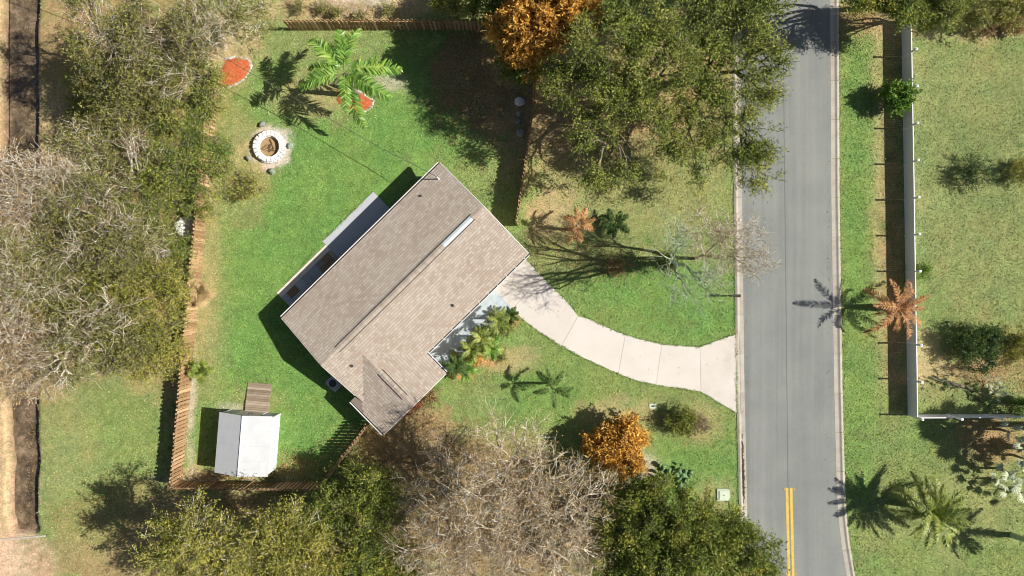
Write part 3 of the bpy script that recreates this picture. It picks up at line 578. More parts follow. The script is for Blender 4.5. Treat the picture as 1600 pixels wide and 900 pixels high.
# flagstones: irregular grid of mixed stones with a pale paver border
bw = .34; u = UV_L; i = 0
vin = VO2+.04
while u < UV_M-.05:
    e = min(u+.42, UV_M-.012)
    if e-u > .1: MB().prism(hquad(u+.006, vin, e-.006, vin+bw+.18), -.05, .052+random.uniform(0, .006)).build('paver', M['paver'], pat)
    u += .42
v = vin+bw+.2
while v < iv-.1:
    e = min(v+.62, iv-.01); MB().prism(hquad(UV_L, v+.008, UV_L+.52, e-.008), -.05, .052+random.uniform(0, .004)).build('paver', M['stoneblue'], pat); v += .62
rng = random.Random(5); u = UV_L+.54; kinds = [M['stonebrown'], M['stoneblue'], M['stonegrey'], M['stonegrey'], M['stonebrown']]
while u < UV_M-.1:
    wu = rng.choice((.6, .75, .9)); e = min(u+wu, UV_M-.012); v = vin+bw+.2
    while v < iv-.1:
        wv_ = rng.choice((.45, .6, .9)); f = min(v+wv_, iv-.01)
        MB().prism(hquad(u+.012, v+.012, e-.012, f-.012), -.05, .046+rng.uniform(0, .008)).build('flagstone', rng.choice(kinds), pat); v = f
    u = e
# condenser by the shaded gable end
p = hp(-.05, 0, 0); cu, cv = uvg(524, 597)
ac = empty('air_conditioner', hp(min(cu, -.35), cv, 0), house.rotation_euler.z, 'pale grey box air conditioner in the shade beside the gable wall', 'air conditioner')
MB().box(-.55, -.55, -.02, .55, .55, .08).build('pad', M['greyslab'], ac); MB().box(-.38, -.38, .083, .38, .38, .8).build('cabinet', M['stoneblue'], ac)
MB().tube([(0, 0, .79), (0, 0, .82)], .3, 16).build('fan_grille', M['dark'], ac)

# ---------------------------------------------------------------- shed and ramp
sc_ = [P(342.7, 644.4, 2.0), P(425.5, 650, 2.0), P(418, 744, 2.0), P(335, 739, 2.0)]   # NW NE SE SW eave corners
SA = (sc_[0]-sc_[3]).normalized(); ctr = sum(sc_, Vector())/4; ctr.z = 0
rz = math.atan2(SA.y, SA.x)-math.pi/2; SWd = ((sc_[1]-sc_[0]).length+(sc_[2]-sc_[3]).length)/4; SLn = ((sc_[0]-sc_[3]).length+(sc_[1]-sc_[2]).length)/4
shed = empty('shed', ctr, rz, 'small garden shed with white metal gable roof beside the wooden ramp', 'shed')
eh, rh = 2.0, 2.62; wi = .08
for s_ in (-1, 1):
    t = MB(); x0, x1 = s_*SWd, s_*.0
    npan = 6; 
    t.add([(x0, -SLn, eh), (x1, -SLn, rh), (x1, SLn, rh), (x0, SLn, eh), (x0, -SLn, eh-.05), (x1, -SLn, rh-.05), (x1, SLn, rh-.05), (x0, SLn, eh-.05)],
          [(0, 1, 2, 3), (7, 6, 5, 4), (0, 4, 5, 1), (3, 2, 6, 7), (0, 3, 7, 4)]); ro = t.build('roof', M['steelroof'], shed)
    for k_ in range(1, 4):
        y = -SLn+2*SLn*k_/4; t = MB(); t.tube([(x0*.995, y, eh+.004), (s_*.05, y, rh-.01)], .006, 4); t.build('roof_rib', M['steelroof'], ro)
MB().tube([(0, -SLn, rh+.01), (0, SLn, rh+.01)], .05, 6).build('ridge_cap', M['white'], shed)
ww = SWd-wi; wl = SLn-wi-.1
for s_ in (-1, 1): MB().box(s_*ww-.04, -wl, 0, s_*ww+.04, wl, eh-.02).build('wall', M['white'], shed)
for s_ in (-1, 1):
    y0 = s_*wl; t = MB(); pr = [(-ww+.045, 0), (ww-.045, 0), (ww-.045, eh-.04), (0, rh-.08), (-ww+.045, eh-.04)]
    t.add([(x, y0-.04, z) for x, z in pr]+[(x, y0+.04, z) for x, z in pr], [(4, 3, 2, 1, 0), (5, 6, 7, 8, 9)]+[(i, (i+1) % 5, 5+(i+1) % 5, 5+i) for i in range(5)]); t.build('wall', M['whiteslab'], shed)
for x0 in (-.95, .02):
    d = MB().box(x0, wl+.045, .12, x0+.92, wl+.075, 1.85).build('door', M['white'], shed); MB().box(x0+(.8 if x0 < 0 else .06), wl+.076, .95, x0+(.85 if x0 < 0 else .11), wl+.11, 1.1).build('handle', M['dark'], d)
for sx in (-1, 1):
    for sy in (-1, 1): MB().box(sx*ww-.06*1, sy*wl-.06, .02, sx*ww+.06, sy*wl+.06, eh-.03).build('corner_trim', M['white'], shed)
rc = [P(388, 599.5), P(424.5, 600), P(423, 643.5), P(383, 641)]; rcen = sum(rc, Vector())/4
ramp_o = empty('wooden_ramp', rcen, rz, 'weathered wooden board ramp leading up to the shed door', 'ramp')
rwid = 1.85; rl = 2.25; nb = 13
for k_ in range(nb):
    y = rl/2-rl*(k_+.5)/nb; z = .04+.16*k_/(nb-1); ww2 = rwid/2+random.uniform(-.02, .02)
    MB().box(-ww2, y-rl/nb/2+.007, z, ww2, y+rl/nb/2-.007, z+.035, r=random.random()).build('deck_board', M['deckwood'], ramp_o)
for s_ in (-1, 1):
    t = MB(); x = s_*.85; t.add([(x-.03, rl/2, 0), (x+.03, rl/2, 0), (x+.03, -rl/2, 0), (x-.03, -rl/2, 0), (x-.03, rl/2, .035), (x+.03, rl/2, .035), (x+.03, -rl/2, .195), (x-.03, -rl/2, .195)], [(0, 1, 2, 3), (7, 6, 5, 4), (0, 4, 5, 1), (1, 5, 6, 2), (2, 6, 7, 3), (3, 7, 4, 0)]).build('stringer', M['deckwood'], ramp_o)

# ---------------------------------------------------------------- wooden shadow-box fences
def picket_mesh(i):
    hgt = 1.83+.02*i; w_, t_ = .095, .011; t = MB()
    pr = [(-w_, 0.03), (w_, 0.03), (w_, hgt-.06), (w_-.04, hgt), (-w_+.04, hgt), (-w_, hgt-.06)]
    t.add([(x, -t_, z) for x, z in pr]+[(x, t_, z) for x, z in pr], [tuple(range(6)), tuple(range(11, 5, -1))]+[(j, 6+j, 6+(j+1) % 6, (j+1) % 6) for j in range(6)], [.1, .45, .7, .95, .3, .6][i])
    return t.mesh('picket', M['wood'])
PK = [picket_mesh(i) for i in range(6)]
def wood_fence(pts, label):
    pts = [P(*p) for p in pts]; root = empty('wooden_fence', pts[0], 0, label, 'fence'); o0 = pts[0]
    for a, b_ in zip(pts, pts[1:]):
        d = b_-a; Lf = d.length; d.normalize(); nr = Vector((-d.y, d.x, 0)); ang = math.atan2(d.y, d.x); s_ = .08; k_ = 0
        while s_ < Lf-.05:
            side = 1 if k_ % 2 else -1
            q = a+d*s_+nr*.062*side-o0; o = link('picket', PK[random.randrange(6)], root, (q.x, q.y, random.uniform(-.015, .015)), (random.uniform(-.012, .012), random.uniform(-.012, .012), ang+random.uniform(-.04, .04)))
            s_ += .152; k_ += 1
        for z in (.3, .95, 1.6):
            Mx = Matrix.Translation(a-o0+Vector((0, 0, z))) @ Matrix.Rotation(ang, 4, 'Z')
            MB().box(0, -.04, -.03, Lf, .04, .03, Mx).build('rail', M['woodrail'], root)
        npst = max(1, round(Lf/2.8))
        for j in range(npst+1):
            q = a+d*Lf*j/npst-o0; Mx = Matrix.Translation(q+nr*.115) @ Matrix.Rotation(ang, 4, 'Z'); MB().box(-.045, -.03, 0, .045, .045, 1.88, Mx).build('post', M['woodrail'], root)
wood_fence([(343, 118), (330, 250), (318, 380), (301, 560), (284, 751)], 'long brown picket fence between the back lawn and the woods')
wood_fence([(284.5, 753), (507, 755)], 'brown picket fence behind the shed, mostly in tree shade')
wood_fence([(508, 752), (581, 657)], 'short slanting picket fence casting striped shade beside the house corner')
wood_fence([(455, 46.5), (800, 46)], 'brown picket fence along the far end of the back lawn')
wood_fence([(836, 115), (833, 170), (822, 250), (806, 352)], 'picket fence seen edge-on between back lawn and front yard')

# ---------------------------------------------------------------- white vinyl fences
def white_fence(a, b_, label, npan, first=0.0):
    a, b_ = P(*a), P(*b_); d = b_-a; Lf = d.length; d.normalize(); ang = math.atan2(d.y, d.x); nr = Vector((-d.y, d.x, 0)); root = empty('vinyl_fence', a, ang, label, 'fence')
    sp = Lf/npan
    cap = MB().box(-.085, -.085, 1.93, .085, .085, 1.96).add([(-.07, -.07, 1.96), (.07, -.07, 1.96), (.07, .07, 1.96), (-.07, .07, 1.96), (0, 0, 2.0)], [(0, 1, 4), (1, 2, 4), (2, 3, 4), (3, 0, 4)]).mesh('post_cap', M['vinyl'])
    post = MB().box(-.065, -.065, 0, .065, .065, 1.93).mesh('post', M['vinyl'])
    pan = MB(); 
    k_ = 0; w_ = (sp-.14)/16
    for j in range(16): pan.box(.07+j*w_, -.012, .07, .07+(j+1)*w_-.005, .012, 1.24, r=.5)
    pan = pan.mesh('panel', M['vinyl']); rail = MB().box(.066, -.03, 1.24, sp-.066, .03, 1.31).mesh('rail', M['vinyl']); rail2 = MB().box(.066, -.03, .02, sp-.066, .03, .07).mesh('rail', M['vinyl'])
    for j in range(npan+1):
        if not (j == 0 and first):
            o = link('post', post, root, (j*sp, 0, 0)); link('post_cap', cap, o)
        if j < npan:
            dz = random.uniform(-.006, .006); dy = random.uniform(-.004, .004)
            link('panel', pan, root, (j*sp, dy, dz)); link('rail', rail, root, (j*sp, dy, dz)); link('rail', rail2, root, (j*sp, 0, 0))
white_fence((1408.5, 34), (1418.5, 648), 'long white vinyl fence with tall capped posts beside the road verge', 11)
white_fence((1418.6, 648), (1656, 647), 'white vinyl fence run turning away from the road towards the palms', 4, 1)

# ---------------------------------------------------------------- mulch beds, fire pit, small things
def mulch_bed(poly, label, border):
    root = empty('mulch_bed', P(*poly[0]), 0, label, 'mulch bed'); o0 = P(*poly[0]); pts = [P(*p)-o0 for p in poly]; c = sum(pts, Vector())/len(pts)
    t = MB(); rim = []; n_ = len(pts); rr = random.Random(3)
    ring = []
    for i in range(n_):
        for k_ in range(5): ring.append(pts[i].lerp(pts[(i+1) % n_], k_/5))
    rings = []
    for f, z in ((1, .02), (.85, .07), (.6, .1), (.3, .12)):
        rings.append([c+(q-c)*f+Vector((rr.uniform(-.04, .04), rr.uniform(-.04, .04), z+rr.uniform(-.02, .02))) for q in ring])
    vs = [v for r_ in rings for v in r_]+[c+Vector((0, 0, .12))]; m_ = len(ring); fs = []
    for j in range(3):
        for i in range(m_): fs.append((j*m_+i, j*m_+(i+1) % m_, (j+1)*m_+(i+1) % m_, (j+1)*m_+i))
    for i in range(m_): fs.append((3*m_+i, 3*m_+(i+1) % m_, 4*m_))
    t.add(vs, fs, .5).build('mulch', M['mulch'], root)
    ch = MB()
    for k_ in range(int(260)):
        i = rr.randrange(m_); q = c+(ring[i]-c)*math.sqrt(rr.random())*.97; a = rr.random()*6.28; s_ = rr.uniform(.04, .1)
        d = Vector((math.cos(a)*s_, math.sin(a)*s_, rr.uniform(0, .05))); e = Vector((-d.y*.3, d.x*.3, 0)); z = Vector((0, 0, .13+rr.uniform(-.03, .02)))
        ch.add([q+d+z, q+e+z, q-d+z, q-e+z], [(0, 1, 2, 3)], rr.random())
    tag(ch.build('mulch_chips', M['mulch'], root), kind='stuff')
    for (i0, i1) in border:
        i = i0
        a, b_ = pts[i0], pts[i1]; d = b_-a; ln = d.length; s_ = 0
        while s_ < ln:
            q = a+d.normalized()*(s_+.1)+(a+d*.5-c).normalized()*.12; 
            e_ = rr.uniform(.06, .12); MB().rock((q.x+rr.uniform(-.04, .04), q.y+rr.uniform(-.04, .04), .02), e_*1.3, e_, .05, seed=rr.randrange(9999)).build('edging_stone', M['edge'], root, None, None); s_ += .17
mulch_bed([(352, 94), (372, 91), (388, 95), (390, 106), (382, 121), (366, 131), (347, 137), (345, 115)], 'orange-red mulch bed with white stone edging in the lawn corner', [(0, 1), (1, 2), (2, 3), (3, 4), (4, 5), (5, 6)])
mulch_bed([(526, 133), (546, 138), (566, 148), (582, 158), (578, 167), (565, 175), (546, 171), (528, 160)], 'orange-red mulch bed around the tall garden palm', [(0, 1), (1, 2), (2, 3), (3, 4), (4, 5)])

fp = empty('fire_pit', P(422, 230), 0, 'round white stone fire pit on pale sand in the back lawn', 'fire pit')
for row, (rad, nst, z) in enumerate(((.9, 20, .13), (1.14, 24, .13), (1.01, 20, .34))):
    for k_ in range(nst):
        a = 2*math.pi*(k_+.5*row)/nst; t = MB(); sx, sy, sz = (.15, .13, .11) if row != 2 else (.2, .145, .1)
        x, y = rad*math.cos(a), rad*math.sin(a); Mx = Matrix.Translation((x, y, z)) @ Matrix.Rotation(a+random.uniform(-.12, .12), 4, 'Z')
        q = random.uniform(.85, 1.05); e = .03
        vs = []
        for zz, ins in ((-sz, 0), (sz-e, 0), (sz, e)):
            vs += [Mx @ Vector(v) for v in ((-(sx-ins)*q, -(sy-ins), zz), ((sx-ins)*q, -(sy-ins), zz), ((sx-ins)*q, (sy-ins), zz), (-(sx-ins)*q, (sy-ins), zz))]
        t.add(vs, [(3, 2, 1, 0), (8, 9, 10, 11)]+[(j*4+i, j*4+(i+1) % 4, (j+1)*4+(i+1) % 4, (j+1)*4+i) for j in range(2) for i in range(4)]); t.build('stone', M['limestone'], fp)
t = MB(); ring = [(0, 0, .1)]+[(.82*math.cos(2*math.pi*i/24), .82*math.sin(2*math.pi*i/24), .05) for i in range(24)]; t.add(ring, [(0, 1+i, 1+(i+1) % 24) for i in range(24)], .5).build('ash_bed', M['ash'], fp)
for k_ in range(9):
    a = random.random()*6.28; r_ = random.random()*.35; x, y = r_*math.cos(a), r_*math.sin(a); b2 = random.random()*3.14; ln = random.uniform(.15, .4)
    MB().tube([(x-math.cos(b2)*ln, y-math.sin(b2)*ln, .12), (x+math.cos(b2)*ln, y+math.sin(b2)*ln, .16+.08*random.random())], random.uniform(.03, .06), 6).build('log', M['char'], fp)
for (x, y, lab, mt) in ((411, 195, 'grey stone block seat on the far side of the fire pit', 'greystone'), (455, 228, 'mossy green stone seat on the house side of the fire pit', 'greenstone'), (390.5, 248, 'brownish stone seat on the woods side of the fire pit', 'greystone'), (426, 268, 'pale green stone seat on the near side of the fire pit', 'greenstone')):
    p = P(x, y); t = MB(); t.rock((0, 0, .18), .26, .22, .2, seed=int(x)); o = t.build('seat_stone', M[mt], None, p, (0, 0, random.random()*3)); tag(o, lab, 'stone', 'stone seats around the fire pit')
# stones and pots in the shade at the side fence
for i, (x, y, s_, lab) in enumerate(((812, 159, .34, 'largest pale boulder in the shade against the side fence'), (811, 178, .2, 'small grey rock below the largest shaded boulder'), (810, 190, .24, 'grey rock in the middle of the shaded row at the fence'), (814, 208, .3, 'flat grey rock at the near end of the shaded row'))):
    o = MB().rock((0, 0, .12), s_*1.1, s_*1.3, s_*.6, seed=i+50).build('rock', M['greystone'] if i else M['limestone'], None, P(x, y)); tag(o, lab, 'rock', 'rocks in the shade of the side fence')
# limestone heaps at the wood edge
for i, (x, y, sx, sy, lab) in enumerate(((281, 357, .75, .8, 'large pale limestone boulder at the edge of the woods'), (290, 349, .45, .4, 'small pale rock touching the large limestone boulder'), (252, 398, .7, .3, 'long flat pale rock half hidden under the trees'))):
    h = 2.4 if i < 2 else 2.0
    p = P(x+10, y, 0); o = MB().rock((0, 0, .3), sx, sy, .55, seed=i+80).build('limestone_boulder', M['limestone'], None, p); tag(o, lab, 'boulder')
# utility covers
o = empty('utility_box', P(1130, 773), 0, 'pale green utility box in the grass beside the kerb', 'utility box')
t = MB(); pr = [(-.5, -.45), (.35, -.45), (.5, -.3), (.5, .35), (.38, .48), (-.5, .48)]; t.prism(pr, -.02, .1).build('pad', M['greenbox'], o)
MB().prism([(x*.72+.03, y*.72-.02) for x, y in pr], .102, .16).build('lid', M['greenbox'], o); MB().box(-.05, -.03, .161, .05, .03, .175).build('handle', M['dark'], o)
o = empty('water_meter', P(1020, 634.5), 0, 'small pale green water meter cover set in the front lawn', 'meter cover')
MB().box(-.27, -.2, -.02, .27, .2, .05).build('cover', M['greenbox'], o); MB().box(-.12, -.06, .051, .12, .06, .07).build('hatch', M['dark'], o)
# mailbox
o = empty('mailbox', P(1143, 462), 0, 'dark mailbox on a post beside the kerb under bare twigs', 'mailbox')
MB().box(-.05, -.05, 0, .05, .05, 1.08).build('post', M['woodrail'], o); t = MB()
arc = [(-.11, 0), (.11, 0)]+[(.11*math.cos(a), .15+.1*math.sin(a)) for a in [math.pi*i/8 for i in range(9)]]; n_ = len(arc)
t.add([(-.28, y, 1.1+z) for y, z in arc]+[(.28, y, 1.1+z) for y, z in arc], [tuple(range(n_)), tuple(range(2*n_-1, n_-1, -1))]+[(i, n_+i, n_+(i+1) % n_, (i+1) % n_) for i in range(n_)]); t.build('box', M['mailbox'], o)
MB().box(-.3, -.09, .62, .3, -.055, .7).build('arm', M['woodrail'], o); MB().box(.12, .115, 1.25, .15, .13, 1.42).build('flag', M['bromeliad'], o)
# culvert headwall at the end of the ditch
o = empty('culvert_headwall', P(40, 834), 0, 'low pale concrete headwall closing the end of the ditch', 'headwall')
a, b_ = P(0, 843)-P(40, 834), P(72, 837)-P(40, 834)
for i in range(4):
    q0 = a.lerp(b_, i/4+.004); q1 = a.lerp(b_, (i+1)/4-.004); ang = math.atan2((q1-q0).y, (q1-q0).x)
    MB().box(0, -.06, -.9, (q1-q0).length, .06, .06, Matrix.Translation(q0) @ Matrix.Rotation(ang, 4, 'Z')).build('block', M['kerb'], o)

# ---------------------------------------------------------------- vegetation generators
def tubes_np(P0, P1, R0, R1, k=3):
    D = P1-P0; Ln = np.linalg.norm(D, axis=1, keepdims=True)+1e-9; D = D/Ln
    ref = np.where(np.abs(D[:, 2:3]) < .9, np.array([[0, 0, 1.]]), np.array([[1., 0, 0]]))
    A = np.cross(D, ref); A /= np.linalg.norm(A, axis=1, keepdims=True)+1e-9; B = np.cross(D, A)
    N = len(P0); V = np.empty((N, 2*k, 3), np.float32)
    for i in range(k):
        c, s_ = math.cos(2*math.pi*i/k), math.sin(2*math.pi*i/k); off = A*c+B*s_
        V[:, i] = P0+off*R0[:, None]; V[:, k+i] = P1+off*R1[:, None]
    b = (np.arange(N)*2*k)[:, None]
    F = np.stack([b+np.array([[i, (i+1) % k, k+(i+1) % k, k+i]]) for i in range(k)], 1).reshape(-1, 4)
    return V.reshape(-1, 3), F
def unit(a): return a/(np.linalg.norm(a, axis=-1, keepdims=True)+1e-9)
def leaves_np(C, Ls, Ws, rng, up=.5, dirs=None):
    N = len(C); d = unit(rng.normal(size=(N, 3))*np.array([1, 1, .55]) + (0 if dirs is None else dirs))
    nr = unit(rng.normal(size=(N, 3))+np.array([0, 0, up])); s_ = unit(np.cross(d, nr))
    V = np.stack([C-d*Ls[:, None]*.5, C+s_*Ws[:, None]*.5, C+d*Ls[:, None]*.5, C-s_*Ws[:, None]*.5], 1).reshape(-1, 3)
    return V, np.arange(4*N).reshape(N, 4)

def grow(base, fork, targets, rng, r0, wob=.09):
    """limbs from a trunk to every target, splitting the targets cluster by cluster"""
    segs = []; ends = []; NT = len(targets)
    def branch(a, b, ra, rb, nseg):
        a = np.array(a, float); b = np.array(b, float); ln = np.linalg.norm(b-a); pts = [a]
        off = rng.normal(size=3)*ln*wob
        for i in range(1, nseg+1):
            t = i/nseg; q = a+(b-a)*t+off*math.sin(math.pi*t)+(rng.normal(size=3)*ln*wob*.25 if i < nseg else 0); pts.append(q)
        for i in range(nseg):
            segs.append((pts[i], pts[i+1], ra+(rb-ra)*i/nseg, ra+(rb-ra)*(i+1)/nseg))
    rad = lambda n_: max(.02, r0*(n_/NT)**.42)
    branch(base, fork, r0*1.25, r0, 4)
    def rec(node, idx, depth):
        n_ = len(idx)
        if n_ == 1:
            branch(node, targets[idx[0]], rad(1), .012, 3); ends.append((targets[idx[0]], unit(targets[idx[0]]-node))); return
        k_ = min(n_, 5 if depth == 0 else (3 if n_ > 6 else 2)); T = targets[idx]; C = T[rng.choice(n_, k_, replace=False)]
        for _ in range(4):
            d = ((T[:, None]-C[None])**2).sum(-1); a_ = d.argmin(1)
            for j in range(k_):
                if (a_ == j).any(): C[j] = T[a_ == j].mean(0)
        for j in range(k_):
            sub = idx[a_ == j]
            if len(sub) == 0: continue
            if len(sub) == n_: sub_t = targets[sub[0]]; branch(node, sub_t, rad(1), .012, 2); ends.append((sub_t, unit(sub_t-node))); rec(node, sub[1:], depth+1); return
            c = targets[sub].mean(0); f = .5 if len(sub) > 1 else 1
            nn = node+(c-node)*f; nn[2] += .05*np.linalg.norm(c-node)
            if len(sub) > 1: branch(node, nn, max(rad(n_)*(.85 if depth else .75), rad(len(sub))), rad(len(sub)), 3); rec(nn, sub, depth+1)
            else: rec(node, sub, depth+1)
    rec(np.array(fork, float), np.arange(NT), 0)
    return segs, ends

NTREE = [0]
def tree(name, lobes, base, label, leaf=None, bark='barkgrey', n=260, twigs=5, tlen=.8, nleaf=14, lsize=.17, r0=.2, fork_h=None, group=None, trad=.016, sub=1, spread=.21, up=.9, trunk_h=None, cat='tree', clump=None):
    if clump is None: clump = 2.15 if nleaf >= 5 else (1.4 if n > 500 else 1.0)
    """lobes: (px, py, radius px, centre height m[, vertical radius m]) as they show in the picture"""
    NTREE[0] += 1; rng = np.random.RandomState(100+NTREE[0]*7)
    wts = np.array([lb[2]**2 for lb in lobes], float); wts /= wts.sum(); T = []
    for lb, w_ in zip(lobes, wts):
        c = P(lb[0], lb[1], lb[3]); k_ = 1-lb[3]/H; rr = lb[2]*S*k_; rzv = lb[4] if len(lb) > 4 else rr*.55; m_ = max(3, int(n*w_*clump))
        d = unit(rng.normal(size=(m_, 3))); d[:, 2] = np.where(d[:, 2] < -.3, -d[:, 2], d[:, 2]); rad_ = rng.uniform(.12, 1, m_)**.45*(1+.14*np.sin(3*np.arctan2(d[:, 1], d[:, 0])+lb[0])+.1*np.sin(7*np.arctan2(d[:, 1], d[:, 0])+lb[1]))
        T.append(np.array(c)+d*rad_[:, None]*np.array([rr, rr, rzv]))
    T = np.concatenate(T); ph = rng.uniform(0, 6.28, (6, 3)); kk = unit(rng.normal(size=(6, 3)))*rng.uniform(2.2, 5.0, (6, 1))
    fld = lambda X: sum(np.sin(X @ kk[i]+ph[i, 0]) for i in range(6))
    T = T[np.argsort(-fld(T))[:n]]
    b = np.array(P(*base)); cen = T.mean(0); fh = fork_h if fork_h is not None else min(T[:, 2].min()*.8, cen[2]*.45)
    fork = b+(np.array([cen[0], cen[1], 0])-b)*.3; fork[2] = fh
    segs, ends = grow(b+np.array([0, 0, -.15]), fork, T, rng, r0, .055 if nleaf < 5 else .09)
    root = empty(name, b, 0, label, cat, group); b0 = b
    P0 = np.array([s_[0] for s_ in segs]); P1 = np.array([s_[1] for s_ in segs]); R0 = np.array([s_[2] for s_ in segs]); R1 = np.array([s_[3] for s_ in segs])
    bigm = R0 > .035
    V, F = tubes_np(P0[bigm]-b0, P1[bigm]-b0, R0[bigm], R1[bigm], 6)
    link('trunk', np_mesh('trunk', V, F, M[bark], {'rnd': np.repeat(rng.rand(bigm.sum())*.5+.25, 12)}, True), root)
    E = np.array([e[0] for e in ends]); ED = np.array([e[1] for e in ends])
    # twigs from each limb end
    S0 = np.repeat(E, twigs, 0); Dr = unit(np.repeat(ED, twigs, 0)*.7+rng.normal(size=(len(S0), 3))*.75+np.array([0, 0, .15])); ln = rng.uniform(.5, 1.2, len(S0))*tlen
    back = np.repeat(rng.uniform(0, .5, len(S0))[:, None]*0, 3, 1)
    mid = S0+Dr*ln[:, None]*.5; D2 = unit(Dr+rng.normal(size=Dr.shape)*.22); end = mid+D2*ln[:, None]*.5
    tp0 = [P0[~bigm], S0, mid]; tp1 = [P1[~bigm], mid, end]; tr0 = [np.maximum(R0[~bigm], trad), np.full(len(S0), trad), np.full(len(S0), trad*.8)]; tr1 = [np.maximum(R1[~bigm], trad*.9), np.full(len(S0), trad*.8), np.full(len(S0), trad*.4)]
    allm, alle = [mid, end], [Dr, D2]
    for g in range(sub if (not leaf or nleaf < 5) else 0):
        srcs = np.concatenate([mid, end, (S0+mid)/2]); dsrc = np.concatenate([Dr, D2, Dr]); sd_ = unit(dsrc+rng.normal(size=dsrc.shape)*.8); l2 = rng.uniform(.25, .6, len(srcs))*tlen; e2 = srcs+sd_*l2[:, None]
        tp0.append(srcs); tp1.append(e2); tr0.append(np.full(len(srcs), trad*.7)); tr1.append(np.full(len(srcs), trad*.3)); allm.append(e2); alle.append(sd_)
    V, F = tubes_np(np.concatenate(tp0)-b0, np.concatenate(tp1)-b0, np.concatenate(tr0), np.concatenate(tr1), 3)
    o = link('twigs', np_mesh('twigs', V, F, M['twigtan' if bark in ('barkpale', 'barkwhite') else bark], {'rnd': np.repeat(rng.rand(len(V)//6)**1.3*1.5-.2, 6)}), root); tag(o, kind='stuff')
    if leaf and nleaf:
        src = np.concatenate(allm); N = int(len(E)*nleaf*twigs*.85); pk = rng.randint(0, len(src), N); dsr = np.concatenate(alle); C = src[pk]+dsr[pk]*rng.uniform(-.42, .42, N)[:, None]*tlen+rng.normal(size=(N, 3))*spread*.6
        V, F = leaves_np(C-b0, rng.uniform(.7, 1.7, N)*lsize, rng.uniform(.3, .55, N)*lsize, rng, up, dsr[pk]*1.1)
        cl = np.clip(.5+fld(src*1.3+3)*.16, 0, 1)*.6+.4*rng.rand(len(src)); rv = np.clip(.5*cl[pk]+.6*rng.rand(N)-.05, 0, 1)
        o = link('crown', np_mesh('crown', V, F, M[leaf], {'rnd': np.repeat(rv, 4)}), root); tag(o, kind='stuff')
    return root

# frond meshes -------------------------------------------------------------
def pinnate(length, droop, rise, nl, ll, lw, mat, rng, vee=.5, ragged=0):
    """one arching palm frond along +X from the origin: rachis and paired leaflets"""
    V = []; F = []; rv = []
    def q(t): return np.array([length*(t-.12*droop*t*t), 0, rise*length*math.sin(min(t*1.6, 1.57)+0)*.5*(1-t*.2)-droop*length*.55*t**2.2])
    ts = np.linspace(0, 1, 9); pts = [q(t) for t in ts]
    for i in range(8):
        v, f = tubes_np(np.array([pts[i]]), np.array([pts[i+1]]), np.array([.028*(1-ts[i])+.006]), np.array([.028*(1-ts[i+1])+.006]), 3)
        F += [tuple(int(x)+len(V) for x in ff) for ff in f]; V += [tuple(x) for x in v]; rv += [.95]*6
    for i in range(nl):
        t = .16+.83*i/(nl-1); p = q(t); dp = unit(q(min(t+.02, 1))-q(t-.02)); sz = math.sin(math.pi*min(.12+.85*t, 1))**.6
        for s_ in (-1, 1):
            if rng.rand() < ragged: continue
            side = np.array([0, s_, 0]); dr = unit(side*1.0+dp*(.45+.5*t)+np.array([0, 0, vee*rng.uniform(-.6, .9)])); L_ = ll*sz*rng.uniform(.8, 1.15)
            wv_ = unit(np.cross(dr, np.array([0, 0, 1.])+rng.normal(size=3)*.35))*lw*.5; m_ = p+dr*L_*.5+np.array([0, 0, -.04*L_]); e = p+dr*L_+np.array([0, 0, -.3*L_*rng.uniform(.4, 1.2)])
            b = len(V); V += [tuple(p-wv_*.5), tuple(p+wv_*.5), tuple(m_+wv_), tuple(m_-wv_), tuple(e+wv_*.15), tuple(e-wv_*.15)]
            F += [(b, b+1, b+2, b+3), (b+3, b+2, b+4, b+5)]; rv += [rng.rand()*.7+.15]*6
    return np_mesh('frond', V, F, mat, {'rnd': rv})
def fanleaf(stem, rad, nseg, mat, rng, spread=300, droop=.3):
    V = []; F = []; rv = []; tip = np.array([stem*.8, 0, stem*.45])
    v, f = tubes_np(np.array([[0., 0, 0]]), np.array([tip]), np.array([.02]), np.array([.014]), 3); V += [tuple(x) for x in v]; F += [tuple(int(y) for y in x) for x in f]; rv += [.6]*6
    for i in range(nseg):
        a = R(-spread/2+spread*i/(nseg-1)); r_ = rad*rng.uniform(.88, 1.05)*(1-.25*abs(a)/R(spread/2)); d = np.array([math.cos(a), math.sin(a), .12]); s_ = np.array([-math.sin(a), math.cos(a), 0]); wd = rad*R(spread/nseg)*.5*.62
        m_ = tip+d*r_*.6; e = tip+d*r_+np.array([0, 0, -droop*r_*rng.uniform(.5, 1.3)]); b = len(V); up_ = np.array([0, 0, .02*(i % 2)])
        V += [tuple(tip), tuple(m_-s_*wd+up_), tuple(m_+s_*wd), tuple(e)]; F += [(b, b+1, b+3, b+2)]; rv += [rng.rand()*.8+.1]*4
    return np_mesh('frond', V, F, mat, {'rnd': rv})

